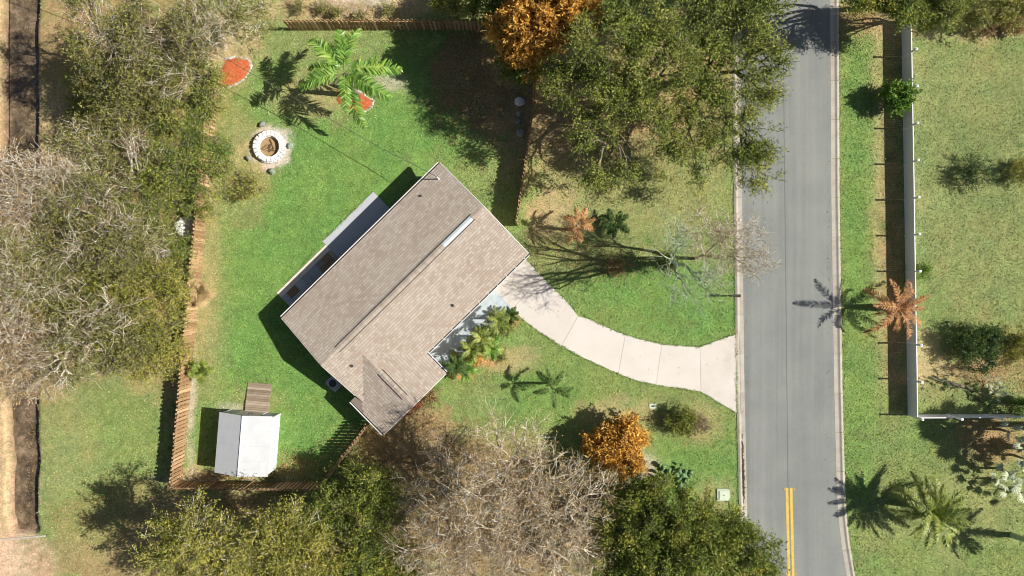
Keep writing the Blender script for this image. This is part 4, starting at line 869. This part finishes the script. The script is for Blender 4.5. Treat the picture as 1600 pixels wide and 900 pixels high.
def palm(name, crown, h, label, kindf, nfr, flen, mat, trunk_r=.13, base=None, tilt=(-.1, .9), group=None, bark='palmbark', cat='palm', pars={}, azs=None, lens=None):
    rng = np.random.RandomState(int(crown[0]*3+crown[1])); top = P(crown[0], crown[1], h); b = P(*base) if base else Vector((top.x, top.y, 0)); root = empty(name, b, 0, label, cat, group)
    rel = top-b; t = MB(); pts = [Vector((rel.x*f**1.3, rel.y*f**1.3, -.05+(rel.z+.05)*f)) for f in [i/8 for i in range(9)]]
    if h > .5:
        t.tube(pts, [trunk_r*(1.35-.45*i/8+.06*(i % 2)) for i in range(9)], 9, r=.5); t.build('trunk', M[bark], root)
    if kindf == 'pin': meshes = [pinnate(flen, d_, r_, pars.get('nl', 34), pars.get('ll', flen*.26), pars.get('lw', .06), M[mat], rng, pars.get('vee', .5), pars.get('ragged', .04)) for d_, r_ in ((pars.get('droop', .8), .5), (pars.get('droop', .8)*1.3, .35), (pars.get('droop', .8)*.7, .6))]
    else: meshes = [fanleaf(flen*.8, flen*.55, pars.get('nseg', 22), M[mat], rng, pars.get('spread', 290), pars.get('droop', .3)) for _ in range(3)]
    for i in range(nfr):
        az = azs[i] if azs else i*137.5+rng.uniform(-14, 14); tl = rng.uniform(*tilt)*(1 if not azs else .6)
        if not azs: tl = tilt[0]+(tilt[1]-tilt[0])*(i/nfr)+rng.uniform(-.1, .1)
        sc = (lens[i] if lens else rng.uniform(.85, 1.08)); o = link('frond', meshes[i % 3], root, rel+Vector((0, 0, 0)), None)
        o.rotation_euler = (rng.uniform(-.25, .25), -tl, R(az)); o.scale = (sc, sc, sc)
    return root

def bush(name, cx, cy, rpx, h, label, leaf, n=60, lsize=.14, nleaf=16, bark='barkgrey', group=None, cat='bush', twigs=4, trad=.012, spread=.14, rz=None, **kw):
    zc = h*.55
    return tree(name, [(cx, cy, rpx, zc, rz or h*.45)], tuple(((cx-800)*(1-zc/H)+800, (cy-450)*(1-zc/H)+450)), label, leaf, bark, n, twigs, .45, nleaf, lsize, .06, .15, group, trad, 1, spread, cat=cat, clump=1.25, **kw)

# ---- the woods on the left
WG = 'trees of the woods beyond the back fence'
woods = [
 ('thin olive oak at the top left corner of the woods, nearest the ditch', [(170, 25, 60, 9), (235, 60, 75, 8.5), (150, 75, 40, 9)], (190, 90), 'mixed', 'barkgrey', 230, 10),
 ('thin olive oak whose twigs overhang the far fence corner', [(330, 20, 65, 7), (390, 35, 42, 6.5), (290, 70, 42, 7)], (350, 75), 'mixed', 'barkpale', 250, 8),
 ('dull green oak directly above the mulch corner of the woods', [(290, 130, 52, 6.5), (325, 165, 24, 5)], (320, 170), 'oak', 'barkgrey', 170, 12),
 ('olive oak in the upper middle of the woods', [(215, 150, 65, 7), (160, 120, 40, 6), (230, 200, 40, 6.5)], (240, 190), 'mixed', 'barkgrey', 220, 10),
 ('pale dead-topped oak left of the bare gap in the woods', [(170, 235, 60, 6.5), (110, 245, 35, 6)], (200, 260), 'mixed', 'barkpale', 200, 7),
 ('olive green oak beside the fire pit side of the woods', [(285, 215, 50, 6), (320, 265, 42, 5.5), (260, 260, 45, 6.5)], (310, 260), 'oak', 'barkgrey', 220, 13),
 ('bare grey oak over the ditch at the left edge of the photo', [(45, 300, 70, 7.5), (95, 285, 50, 7), (25, 350, 45, 7)], (100, 320), 'drytwig', 'barkpale', 300, 3),
 ('grey limbed oak in the centre of the woods', [(150, 330, 65, 8), (110, 380, 55, 7.5), (190, 385, 55, 8)], (200, 370), 'mixed', 'barkgrey', 330, 10),
 ('olive oak leaning over the pale limestone boulder', [(235, 310, 48, 6), (232, 365, 45, 5.5), (255, 400, 42, 5.5)], (260, 365), 'oak', 'barkgrey', 230, 14),
 ('twiggy grey oak at the left edge below the ditch oak', [(45, 430, 70, 7.5), (30, 390, 40, 7.5), (85, 455, 50, 7)], (100, 440), 'mixed', 'barkpale', 300, 8),
 ('yellow-olive oak leaning against the middle of the long fence', [(225, 450, 62, 5.8), (262, 440, 30, 5), (180, 440, 42, 6)], (255, 450), 'olive', 'barkgrey', 270, 14),
 ('pale limbed oak in the lower middle of the woods', [(140, 510, 70, 7), (110, 550, 50, 6.5), (185, 535, 45, 6.5)], (180, 505), 'mixed', 'barkgrey', 320, 10),
 ('low olive oak at the lower fence end of the woods', [(245, 515, 45, 5), (235, 553, 38, 4.5), (278, 545, 22, 4)], (265, 520), 'olive', 'barkgrey', 190, 13),
 ('bare pale oak at the left edge above the open dirt', [(40, 520, 60, 7), (35, 580, 50, 6.5), (75, 560, 45, 6.5)], (90, 540), 'drytwig', 'barkpale', 290, 4),
]
for lab, lobes, base, leaf, bark, n_, nlf in woods:
    tree('oak_tree', lobes, base, lab, leaf, bark, n_, 5, .85, nlf, .155, .2, None, WG, .017)
snags = [('pale dead tree standing above the oaks near the top left corner', [(200, 60, 55, 8.8, 1), (150, 40, 35, 8.8, .8)], (225, 95), 55), ('pale dead tree whose twigs spread over the left edge above the middle', [(45, 290, 60, 8.6, 1), (100, 300, 40, 8.4, .8)], (110, 320), 60), ('long-limbed dead tree in the centre of the woods', [(150, 345, 60, 9, .9), (200, 370, 45, 9, .8), (110, 390, 35, 8.8, .8)], (205, 375), 52), ('dead tree with curling pale limbs at the left edge below the middle', [(40, 440, 55, 8.4, 1), (20, 490, 35, 8.4, .8)], (95, 440), 60), ('dead tree with long slanting limbs in the lower woods', [(120, 520, 60, 8.2, .9), (170, 500, 45, 8, .8), (80, 570, 40, 8, .8)], (185, 505), 56), ('dead tree above the mulch corner of the woods', [(310, 60, 45, 8.2, .8), (270, 120, 35, 8, .8), (345, 40, 30, 7.6, .7)], (320, 100), 55), ('small dead snag right of the centre of the woods', [(235, 380, 28, 7, .6), (215, 235, 24, 7.6, .6)], (245, 350), 34)]
for lab, lobes, base, n_ in snags:
    tree('dead_tree', lobes, base, lab, None, 'barkwhite', n_, 4, 1.2, 0, .1, .24, None, 'bare trees standing among the woods', .014)
bush('ivy_mass', 1040, 410, 15, 3.0, 'dark green ivy growth around the foot of the lichened tree', 'oakdark', 60, .14, 12, 'barkdark')
bush('dry_shrub', 962, 418, 11, .8, 'little straw brown shrub alone in the shadow of the lichened tree', 'drytwig', 24, .13, 9)
bush('wild_bush', 145, 165, 38, 2.2, 'yellow-green bush in the sunny gap of the woods', 'lime', 90, .13, 12)
bush('wild_bush', 345, 235, 24, 1.6, 'bright green bush at the wood edge left of the fire pit', 'bright', 50, .13, 10)
bush('wild_bush', 385, 290, 26, 1.4, 'low olive bush on the lawn below the fire pit', 'olive', 50, .13, 8)
bush('wild_bush', 316, 318, 33, 2.6, 'green bush beside the upper end of the long fence', 'oak', 50, .13, 12)
palm('fence_palmetto', (316, 457), 1.2, 'yellow fan palm growing through the middle of the long fence', 'fan', 14, 1.1, 'lime2' if 'lime2' in M else 'drygrass', .07, None, (0, 1.0))
palm('fence_palmetto', (317, 577), 1.0, 'pale green fan palm at the fence just above the shed', 'fan', 12, .95, 'palmold', .07, None, (0, 1.0))
# ---- bottom left oaks
BG = 'oaks along the near edge'
tree('oak_tree', [(300, 840, 62, 7), (360, 870, 50, 7), (250, 880, 40, 6.5), (330, 910, 60, 6.5)], (330, 850), 'olive green oak with pale inner limbs below the fence corner', 'olive', 'barkpale', 330, 5, .8, 16, .17, .22, None, BG)
tree('oak_tree', [(440, 830, 52, 7), (480, 880, 60, 7), (410, 900, 45, 6.5)], (470, 850), 'olive green oak directly below the shed', 'olive', 'barkpale', 320, 5, .8, 17, .17, .2, None, BG)
tree('oak_tree', [(545, 765, 38, 3.4), (575, 790, 45, 4.5), (520, 805, 35, 4.5), (588, 748, 30, 3)], (560, 760), 'green oak crown beside the slanting picket fence', 'oak', 'barkgrey', 300, 5, .75, 18, .16, .2, None, BG)
tree('oak_tree', [(565, 870, 60, 6.5), (620, 900, 45, 6.5), (540, 900, 40, 6)], (580, 850), 'dense green oak against the left side of the great bare tree', 'oakdark', 'barkgrey', 330, 5, .8, 18, .17, .2, None, BG)
# ---- great bare tree
tree('bare_tree', [(728, 745, 58, 4.8, 1.3), (655, 790, 42, 4.5, 1.3), (800, 730, 80, 8, 1.6), (745, 810, 85, 8.5, 1.8), (880, 790, 70, 7.5, 1.6), (840, 860, 80, 8, 1.7), (690, 860, 70, 7.5, 1.6), (760, 890, 70, 8, 1.6), (900, 870, 45, 6.5, 1.4), (690, 700, 30, 4, 1.0)], (768, 770), 'huge leafless tree with a tangle of pale twigs near the photo bottom', 'drytwig', 'barkwhite', 960, 4, 1.1, 3.6, .15, .4, 2.6, None, .0135, 1, .32)
tree('bare_tree', [(715, 690, 26, 4.2, .8), (690, 725, 22, 3.6, .9)], (672, 722), 'thin dark leafless tree casting branch shadows on the roof wing', 'rust', 'barkdark', 60, 3, .6, .8, .12, .1, 1.5, None, .016)
# ---- dark oak at the bottom right of the yard
tree('oak_tree', [(1030, 820, 75, 6.5), (1100, 832, 52, 6.5), (1150, 870, 60, 6.5), (970, 860, 55, 6), (1060, 880, 75, 7), (1000, 780, 35, 5), (1150, 838, 28, 5.5), (1180, 895, 30, 5.5)], (1050, 810), 'dense dark green oak overhanging the left kerb near the yellow lines', 'oakdark', 'barkdark', 900, 5, .75, 22, .17, .3, 2.2, BG)
# ---- top middle
tree('rust_tree', [(850, 35, 62, 7.2, 2), (803, 50, 33, 6.2, 1.8), (893, 22, 40, 7.2, 2), (822, 80, 34, 6, 1.8), (850, -20, 55, 7, 2)], (832, 85), 'orange-leaved tree rising at the far end of the side fence', 'rust', 'barkdark', 460, 5, .55, 24, .24, .2, 2.5, None, .015, 1, .18)
tree('oak_tree', [(755, -12, 36, 4), (785, 20, 28, 4.5), (800, 85, 26, 4.5), (820, 112, 24, 4.5)], (790, 50), 'dark green oak squeezed behind the orange-leaved tree', 'oakdark', 'barkdark', 260, 5, .75, 20, .17, .18, None, None)
tree('small_tree', [(708, 16, 20, 2.8, .7), (692, 4, 18, 2.6, .7)], (715, 25), 'yellow-green sapling leaning over the far fence', 'lime', 'barkgrey', 50, 4, .5, 12, .16, .07, 1.5)
tree('oak_tree', [(960, 70, 75, 9), (900, 130, 55, 7.5), (860, 125, 35, 7), (1000, 30, 60, 9), (960, 150, 60, 8), (1010, 170, 48, 7.5), (930, 200, 42, 6.5), (945, 260, 36, 5.5, .8), (1010, 262, 26, 5.5, .7), (1040, 90, 55, 9)], (965, 165), 'wide green oak in the middle of the front yard beside the side fence', 'oak', 'barkgrey', 600, 5, .8, 15, .17, .34, 2.4)
tree('oak_tree', [(1100, 30, 62, 8.5), (1170, 20, 50, 8.5), (1190, 90, 40, 7.5), (1120, 100, 48, 7.5), (1080, 150, 38, 7), (1110, 205, 28, 6), (1150, 225, 36, 6.5, .8), (1165, 262, 28, 6, .7), (1190, 140, 30, 6.5, .8), (1100, 260, 26, 5.5, .7), (1140, 165, 40, 7), (1185, 225, 30, 6.5, .8), (1060, 215, 40, 6), (1190, 275, 18, 6, .6)], (1090, 120), 'green oak reaching far out over the left half of the road', 'oak', 'barkdark', 780, 5, .85, 12, .17, .3, 2.5)
# ---- lichened bare tree in the front lawn
tree('bare_tree', [(1052, 368, 34, 8, 1.2), (1090, 462, 36, 8.5, 1.3), (1055, 445, 30, 8.5, 1.2), (1035, 395, 26, 7.5, 1), (1110, 435, 26, 8, 1)], (1046, 408), 'leafless tree with pale green lichened limbs in the front lawn', None, 'barkmoss', 75, 4, 1.0, 0, .1, .17, 2.6, None, .013)
tree('bare_tree', [(1100, 365, 42, 7, 1), (1155, 388, 46, 7, 1.1), (1185, 412, 26, 7, .8), (1140, 365, 30, 7, .8), (1120, 430, 26, 7, .7)], (1088, 404), 'leafless grey tree with fine twigs reaching over the kerb', 'drytwig', 'barkpale', 200, 5, .75, .6, .1, .11, 2.2, None, .011)
# ---- right side
tree('oak_tree', [(1395, -5, 40, 6.5), (1360, -25, 45, 7), (1420, 15, 22, 5)], (1372, 10), 'dark green tree at the far end of the long white fence', 'oakdark', 'barkdark', 260, 5, .75, 20, .17, .18, None, None)
tree('oak_tree', [(1330, -75, 60, 8), (1270, -90, 50, 8), (1230, -60, 45, 7)], (1330, -45), 'dark green tree over the far end of the road', 'oakdark', 'barkdark', 260, 5, .75, 18, .17, .2, None, None)
tree('oak_tree', [(1470, 5, 38, 5), (1440, 25, 24, 4)], (1455, 30), 'grey-green leafy tree just behind the far end of the white fence', 'oak', 'barkgrey', 180, 5, .6, 17, .15, .12, None, None)
bush('hedge_bush', 1520, 18, 34, 2.6, 'grey-green bush in the middle of the hedge behind the right lawn', 'mixed', 110, .14, 14)
bush('hedge_bush', 1580, 12, 36, 3, 'olive bush at the right end of the hedge behind the right lawn', 'olive', 120, .14, 14)
bush('dry_grass_clump', 1535, 38, 18, .9, 'clump of tall straw coloured dry grass below the hedge', 'drygrass', 60, .25, 10, cat='grass clump')
bush('dry_grass_clump', 1580, 40, 16, .8, 'straw coloured dry grass clump at the hedge corner', 'drygrass', 50, .25, 10, cat='grass clump')
bush('round_shrub', 1401, 151, 20, 2.2, 'round bright green shrub against the long white fence', 'bright', 90, .2, 13, 'barkdark', spread=.12)
bush('small_shrub', 1438, 422, 9, .9, 'tiny green shrub at a post behind the long white fence', 'bright', 20, .16, 10)
bush('lawn_shrub', 1522, 272, 29, 1.1, 'low dark sparse shrub alone on the right-hand lawn', 'palmdark', 70, .13, 9, 'barkdark')
bush('lawn_shrub', 1590, 266, 20, 1.0, 'yellow-green shrub at the right edge of the lawn', 'lime', 55, .13, 10)
bush('lawn_shrub', 1527, 541, 41, 1.7, 'large dark green shrub in the corner behind the white fence', 'palmdark', 170, .15, 14, 'barkdark')
bush('lawn_shrub', 1592, 545, 28, 1.4, 'yellow-green shrub beside the large dark corner shrub', 'lime', 100, .14, 11)
bush('bed_shrub', 741, 556, 13, .5, 'low reddish-brown shrub among the olive palms of the porch bed', 'rust', 26, .13, 8, 'barkdark')
bush('bed_shrub', 762, 522, 15, .7, 'low dark green shrub between walk and palms in the porch bed', 'oakdark', 36, .13, 12, 'barkdark')
bush('bed_shrub', 723, 560, 14, .7, 'low dark green shrub near the wing end of the porch bed', 'oakdark', 34, .13, 12, 'barkdark')
bush('bed_shrub', 789, 511, 11, .5, 'low brown-green shrub at the driveway end of the porch bed', 'mixed', 22, .13, 9, 'barkdark')
bush('small_shrub', 1592, 637, 14, .7, 'low green shrub at the inside foot of the short white fence', 'bright', 25, .14, 10)
# front yard shrubs
bush('rust_shrub', 966, 697, 44, 3.2, 'rounded shrub with orange-brown leaves in the front lawn', 'rust', 230, .25, 15, 'barkdark', spread=.2, rz=1.3)
bush('thin_bush', 1066, 658, 21, 1.5, 'round thin bush half green and half bare beside the driveway mouth', 'oakdark', 90, .13, 12, 'barkdark')
bush('twiggy_bush', 1088, 662, 21, 1.1, 'pale leafless twiggy bush touching the thin green one', 'drytwig', 70, .09, 2, 'barkgrey', twigs=6, trad=.01)
bush('ground_shrub', 783, 555, 6, .4, 'tiny dark green plant in the lawn beside the palm bed', 'oakdark', 10, .12, 8)
bush('flower_bush', 640, 640, 14, .9, 'reddish-brown leafed bush at the corner of the house wing', 'bromeliad', 30, .13, 8, 'barkdark')
bush('flower_bush', 672, 618, 20, 1.0, 'brown straggly bush along the wing gable wall', 'drytwig', 40, .12, 7, 'barkdark')
# dead shrubs/weeds beyond the far fence
for i, (x, y) in enumerate(((468, 12), (508, 14), (528, 22), (565, 24), (610, 18))):
    bush('dry_shrub', x, y, 9, .8, ['leftmost', 'second', 'third', 'fourth', 'rightmost'][i]+' of the five brown tufts beyond the far fence', 'mixed', 20, .12, 7, group='tufts beyond the far fence')
# prickly pear
pp = empty('prickly_pear', P(1052, 742), 0, 'prickly pear cactus with broad green pads under the dark oak', 'cactus')
rr = random.Random(9)
def padmesh():
    t = MB(); n_ = 10; vs = []; 
    for s_ in (-1, 1): vs += [(.17*math.cos(a)*(1 if math.sin(a) > -.2 else .8), .03*s_, .25+.25*math.sin(a)) for a in [2*math.pi*i/n_ for i in range(n_)]]+[(0, .055*s_, .25)]
    fs = [(i, (i+1) % n_, n_) for i in range(n_)]+[(n_+1+(i+1) % n_, n_+1+i, 2*n_+1) for i in range(n_)]+[((i+1) % n_, i, n_+1+i, n_+1+(i+1) % n_) for i in range(n_)]
    return t.add(vs, fs, .5).mesh('pad', M['cactus'], True)
padm = [padmesh() for _ in range(2)]
for i in range(46):
    a = rr.random()*6.28; q = math.sqrt(rr.random()); x, y = 1.5*q*math.cos(a), .85*q*math.sin(a); z = rr.uniform(0, .7)*(1-q*.5); o = link('pad', rr.choice(padm), pp, (x, y, z), (rr.uniform(-1.2, 1.2), rr.uniform(-.7, .7), rr.random()*6.28)); s_ = rr.uniform(.75, 1.35); o.scale = (s_,)*3

# ---- palms
palm('garden_palm', (537, 113), 4.7, 'tall feathery palm with broad green fronds in the back lawn', 'pin', 11, 3.75, 'palm', .17, (557, 149), (0, .5),
     pars=dict(nl=48, ll=.8, lw=.095, droop=.74, vee=.9, ragged=.02), azs=[133, 118, 95, 75, 10, -30, -36, -75, -84, 200, 172], lens=[1.0, .75, .85, .95, 1.15, 1.1, .7, 1.1, .8, .95, .75])
palm('young_palm', (863, 607), 2.5, 'young dark olive palm with star-shaped crown in the front lawn', 'pin', 7, 1.7, 'palmdark', .08, (859, 598), (0, .35), pars=dict(nl=30, ll=.35, lw=.05, droop=.8))
palm('young_palm', (903, 350), 2.6, 'small rust-brown palm in front of the side fence', 'pin', 10, 1.5, 'palmdead', .08, (893, 359), (-.2, .6), pars=dict(nl=26, ll=.36, lw=.05, droop=1.0))
palm('young_palm', (960, 349), .7, 'low dark green palm added in place of a shadow, right of the rust-brown one', 'pin', 9, 1.3, 'palmdark', .08, None, (0, .4), pars=dict(nl=26, ll=.36, lw=.06, droop=.6))  # added plant: its dark fronds stand in for a star-shaped cast shadow
palm('dying_palm', (1403, 482), 2.35, 'dying orange-brown palm leaning over the long white fence', 'pin', 20, 2.65, 'palmdead', .2, (1374, 480), (-.5, .8), pars=dict(nl=38, ll=.36, lw=.055, droop=.7, vee=1.0, ragged=.12), lens=[.95, 1.1, .8, 1.15, .7, 1, .6, 1.2, .9, .75, 1.1, .6, 1, .85, 1.1, .7, .95, 1.2, .65, .9])
palm('date_palm', (1450, 797), 2.2, 'large yellow-green date palm with dense crown near the right kerb', 'pin', 44, 2.95, 'palmold', .28, (1428, 786), (-.25, 1.1), pars=dict(nl=44, ll=.44, lw=.055, droop=.75, vee=.4))
for i, (x, y, h, s_, mt) in enumerate(((778, 500, 1.9, 1.25, 'palmold'), (797, 492, 1.1, .9, 'palmdark'), (752, 528, 1.9, 1.15, 'palmold'), (768, 545, 1.3, 1.1, 'palm'), (736, 545, 1.6, 1.1, 'palmold'), (712, 570, 1.9, 1.1, 'palmdark'), (728, 577, 1.2, 1.0, 'palm'))):
    lab = ['tallest green palm of the porch bed, nearest the driveway', 'small green palm at the driveway corner of the porch bed', 'olive palm in the middle of the porch bed beside the walk', 'green palm in the middle of the porch bed, lawn side', 'olive palm left of centre in the porch bed', 'dark green palm at the house wing end of the porch bed', 'low green palm at the lawn edge near the house wing'][i]
    palm('bed_palm', (x, y), h, lab, 'pin', 13, s_, mt, .05, None, (-.2, 1.1), group='palms in the bed along the front walk', pars=dict(nl=26, ll=s_*.24, lw=.045, droop=.7))
palm('bromeliad', (707, 583), .25, 'red spiky bromeliad at the wing corner of the porch bed', 'pin', 14, .45, 'bromeliad', .05, None, (.2, 1.1), cat='bromeliad', pars=dict(nl=8, ll=.12, lw=.07))
# fans and silver plants at the right edge
palm('fan_palm', (1668, 682), 4.3, 'tall fan palm just outside the right edge above the silver fans', 'fan', 20, 2.0, 'palmdark', .18, None, (-.6, 1.1), pars=dict(nseg=26))
palm('fan_palm', (1652, 715), 3.4, 'fan palm just outside the right edge beside the silver fans', 'fan', 18, 1.8, 'palmdark', .18, None, (-.6, 1.1), pars=dict(nseg=26))
for i, (x, y, h, s_) in enumerate(((1577, 675, 1.0, 1.15), (1575, 738, 1.2, 1.25), (1560, 752, .8, 1.0), (1597, 770, .9, 1.1), (1598, 716, 1.1, 1.1))):
    palm('silver_fan_palm', (x, y), h, ['silver spiky fan palm nearest the short white fence', 'largest silver fan palm in the middle of its group', 'small silver fan palm on the lawn side of its group', 'silver fan palm lowest in the photo at the right edge', 'silver fan palm cut by the right edge above the largest'][i], 'fan', 8, s_*1.1, 'silver', .08, None, (-.1, 1.0), group='silver fan palms at the right edge', pars=dict(nseg=11, spread=120))
palm('coconut_palm', (1665, 862), 4.2, 'leaning green-trunked palm at the right edge, crown out of the photo', 'pin', 12, 2.4, 'palm', .16, (1581, 836), (-.2, .6), bark='barkmoss', pars=dict(nl=34, ll=.5, lw=.07, droop=.9))
palm('bed_plant', (1655, 640), 2.8, 'green palm beyond the right edge near the short white fence', 'pin', 12, 1.6, 'palmdark', .1, None, (0, .6))
# aloes, fallen fronds inside the white fence corner
for i, (x, y, mt, lab) in enumerate(((1462, 597, 'palmdark', 'dark low spiky plant nearest the fence in the corner bed'), (1508, 606, 'palmdark', 'dark spiky plant in the middle of the corner bed'), (1543, 597, 'silver', 'pale green agave with broad leaves in the corner bed'), (1550, 612, 'silver', 'second pale agave on the near side of the corner bed'), (1493, 588, 'drygrass', 'straw coloured dry plant at the back of the corner bed'))):
    palm('corner_plant', (x, y), .3, lab, 'fan', 9, .9, mt, .05, None, (.1, 1.1), cat='plant', group='plants in the white fence corner', pars=dict(nseg=7, spread=60, droop=.2))
lg = empty('fallen_log', P(1492, 600), R(-12), 'dark fallen log lying in the white fence corner bed', 'log')
MB().tube([(-2.0, .1, .1), (-.6, 0, .14), (.8, -.05, .13), (2.2, -.3, .08)], [.1, .13, .12, .05], 8).build('trunk', M['barkdark'], lg); MB().tube([(.6, 0, .15), (1.5, -.7, .12), (2.6, -1.0, .06)], [.06, .04, .02], 6).build('branch', M['barkdark'], lg)

# ---------------------------------------------------------------- ground cover that nobody could count
def inside_hard(px_, py_):
    """true where a paved or built surface lies"""
    xl = np.interp(py_, [t[0] for t in LK], [t[1] for t in LK]); xr = np.interp(py_, [t[0] for t in RK], [t[1] for t in RK])
    bad = (px_ > xl-1) & (px_ < xr+15)
    X = (px_-800)*S; Y = (450-py_)*S; du = (X-W0.x)*hu.x+(Y-W0.y)*hu.y; dvv = (X-W0.x)*hv.x+(Y-W0.y)*hv.y
    bad |= (du > UV_L-.1) & (du < HL) & (dvv > VO-.1) & (dvv < HWD+1.0) & (du > 0); bad |= (du > UV_L-.1) & (du < UV_R+.1) & (dvv > min(VO, VO2)-.05) & (dvv < 1)
    bad |= (du > WU0) & (du < WU1) & (dvv > 8) & (dvv < WV-.3)
    bad |= (px_ > 345) & (px_ < 436) & (py_ > 600) & (py_ < 735) & (px_ > 384-(py_ > 641)*40)
    polyx = np.array([p[0] for p in up]+[1149, 1151]+[p[0] for p in lo[::-1]]); polyy = np.array([p[1] for p in up]+[521, 646]+[p[1] for p in lo[::-1]])
    for XX, YY in ((polyx, polyy), (np.array([640, 690, 715, 760, 803, 757, 742]), np.array([575, 590, 566, 522, 484, 436, 455]))):
        ins = np.zeros(px_.shape, bool); j = len(XX)-1
        for i in range(len(XX)):
            cnd = ((YY[i] > py_) != (YY[j] > py_)) & (px_ < (XX[j]-XX[i])*(py_-YY[i])/(YY[j]-YY[i]+1e-9)+XX[i]); ins ^= cnd; j = i
        bad |= ins
    bad |= (px_-422)**2+(py_-230)**2 < 28**2
    bad |= ditch_depth(px_, py_) > .02
    return bad
N = 330000; qx = RS.uniform(-20, 1620, N); qy = RS.uniform(-15, 915, N); ok = ~inside_hard(qx, qy); qx, qy = qx[ok], qy[ok]
ex, ey = [], []
for path, cnt in ((up[1:]+[(1149, 522)], 1300), (lo[2:]+[(1150, 645)], 1300), ([(interp(LK, y_)+.3, y_) for y_ in range(-10, 925, 40)], 1800), ([(interp(RK, y_)+12.7, y_) for y_ in range(-10, 925, 20)], 3000), ([(442, 449), (505, 377), (583, 299.5)], 900)):
    q_ = resamp(path, cnt); nzv = fbm(q_[:, 0], q_[:, 1], 14, 3, 91); k2 = RS.rand(cnt) < np.clip((nzv-.3)*2.5, .15, 1); q_ = q_[k2]+RS.normal(0, .9, (k2.sum(), 2)); ex.append(q_[:, 0]); ey.append(q_[:, 1])
hz = np.concatenate([np.zeros(len(qx)), np.full(sum(len(v_) for v_ in ex), .03)]); qx = np.concatenate([qx]+ex); qy = np.concatenate([qy]+ey)
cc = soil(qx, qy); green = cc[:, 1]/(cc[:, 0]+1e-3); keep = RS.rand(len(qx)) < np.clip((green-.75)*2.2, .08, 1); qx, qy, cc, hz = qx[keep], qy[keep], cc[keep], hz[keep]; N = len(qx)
C = np.stack([(qx-800)*S, (450-qy)*S, hz], 1); a = RS.rand(N)*6.283; hgt = RS.uniform(.03, .09, N); lean = RS.uniform(.03, .13, N); wd = RS.uniform(.02, .055, N)
dx = np.stack([np.cos(a), np.sin(a), 0*a], 1); sx = np.stack([-np.sin(a), np.cos(a), 0*a], 1)
V = np.stack([C-sx*wd[:, None], C+sx*wd[:, None], C+dx*lean[:, None]+np.array([0, 0, 1])*hgt[:, None]], 1).reshape(-1, 3)
tone = (RS.uniform(.6, 1.5, N)[:, None]*np.where(RS.rand(N)[:, None] < .07, np.array([[1.5, 1.15, 1.3]]), np.array([[1., 1., 1.]])))
tag(link('grass', np_mesh('grass', V, np.arange(3*N).reshape(N, 3), M['blades'], {'soil': np.repeat(np.clip(cc*tone, .01, .75), 3, 0)})), 'short green and straw coloured grass covering the lawns', 'grass', kind='stuff')
lit = []
for cx_, cy_, sx_, sy_, z_, c_ in ((1180, 250, 14, 120, .03, 90), (1165, 60, 12, 60, .03, 60), (860, 470, 30, 25, .05, 40), (1030, 570, 60, 14, .05, 14), (1166, 600, 3, 150, .045, 90), (1294, 420, 3, 200, .045, 70), (1240, 30, 25, 25, .03, 40), (735, 520, 28, 25, .06, 30), (38, 130, 13, 90, -.6, 700), (44, 720, 10, 65, -.6, 420)):
    lit.append(np.stack([RS.normal(cx_, sx_, c_), RS.normal(cy_, sy_, c_), np.full(c_, z_)], 1))
lit = np.concatenate(lit); N = len(lit); V, F = leaves_np(np.stack([(lit[:, 0]-800)*S, (450-lit[:, 1])*S, lit[:, 2]], 1), RS.uniform(.05, .13, N), RS.uniform(.04, .07, N), RS, 4)
tag(link('stray_leaves', np_mesh('stray_leaves', V, F, M['drytwig'], {'rnd': np.repeat(RS.rand(N)*.6, 4)})), 'stray brown leaves blown onto the road, driveway and walk', 'leaves', kind='stuff')
# fallen leaves under the oaks
areas = [(960, 190, 130, 130, 9000), (1090, 110, 60, 110, 2500), (740, 140, 75, 85, 4500), (600, 705, 85, 55, 4000), (460, 730, 50, 26, 1300), (400, 790, 160, 40, 3000), (180, 800, 110, 80, 2500), (160, 300, 160, 270, 9000), (1395, 330, 14, 270, 1800), (1545, 580, 70, 40, 1400), (950, 410, 90, 30, 1200), (770, 780, 150, 90, 5000), (1350, 25, 35, 30, 900), (550, 14, 110, 18, 1200), (1080, 665, 45, 25, 400), (1540, 700, 50, 35, 700), (730, 560, 70, 40, 900), (370, 745, 80, 9, 500)]
qx = np.concatenate([RS.normal(0, .5, a_[4])*a_[2]+a_[0] for a_ in areas]); qy = np.concatenate([RS.normal(0, .5, a_[4])*a_[3]+a_[1] for a_ in areas]); ok = ~inside_hard(qx, qy); qx, qy = qx[ok], qy[ok]; N = len(qx)
C = np.stack([(qx-800)*S, (450-qy)*S, RS.uniform(.02, .06, N)], 1); V, F = leaves_np(C, RS.uniform(.07, .15, N), RS.uniform(.05, .09, N), RS, 2.5)
tag(link('fallen_leaves', np_mesh('fallen_leaves', V, F, M['drytwig'], {'rnd': np.repeat(RS.rand(N), 4)})), 'brown fallen leaves scattered under the oaks', 'leaves', kind='stuff')
print('tris', sum(len(me.loops)-2*len(me.polygons) for me in bpy.data.meshes), 'objects', len(bpy.data.objects))
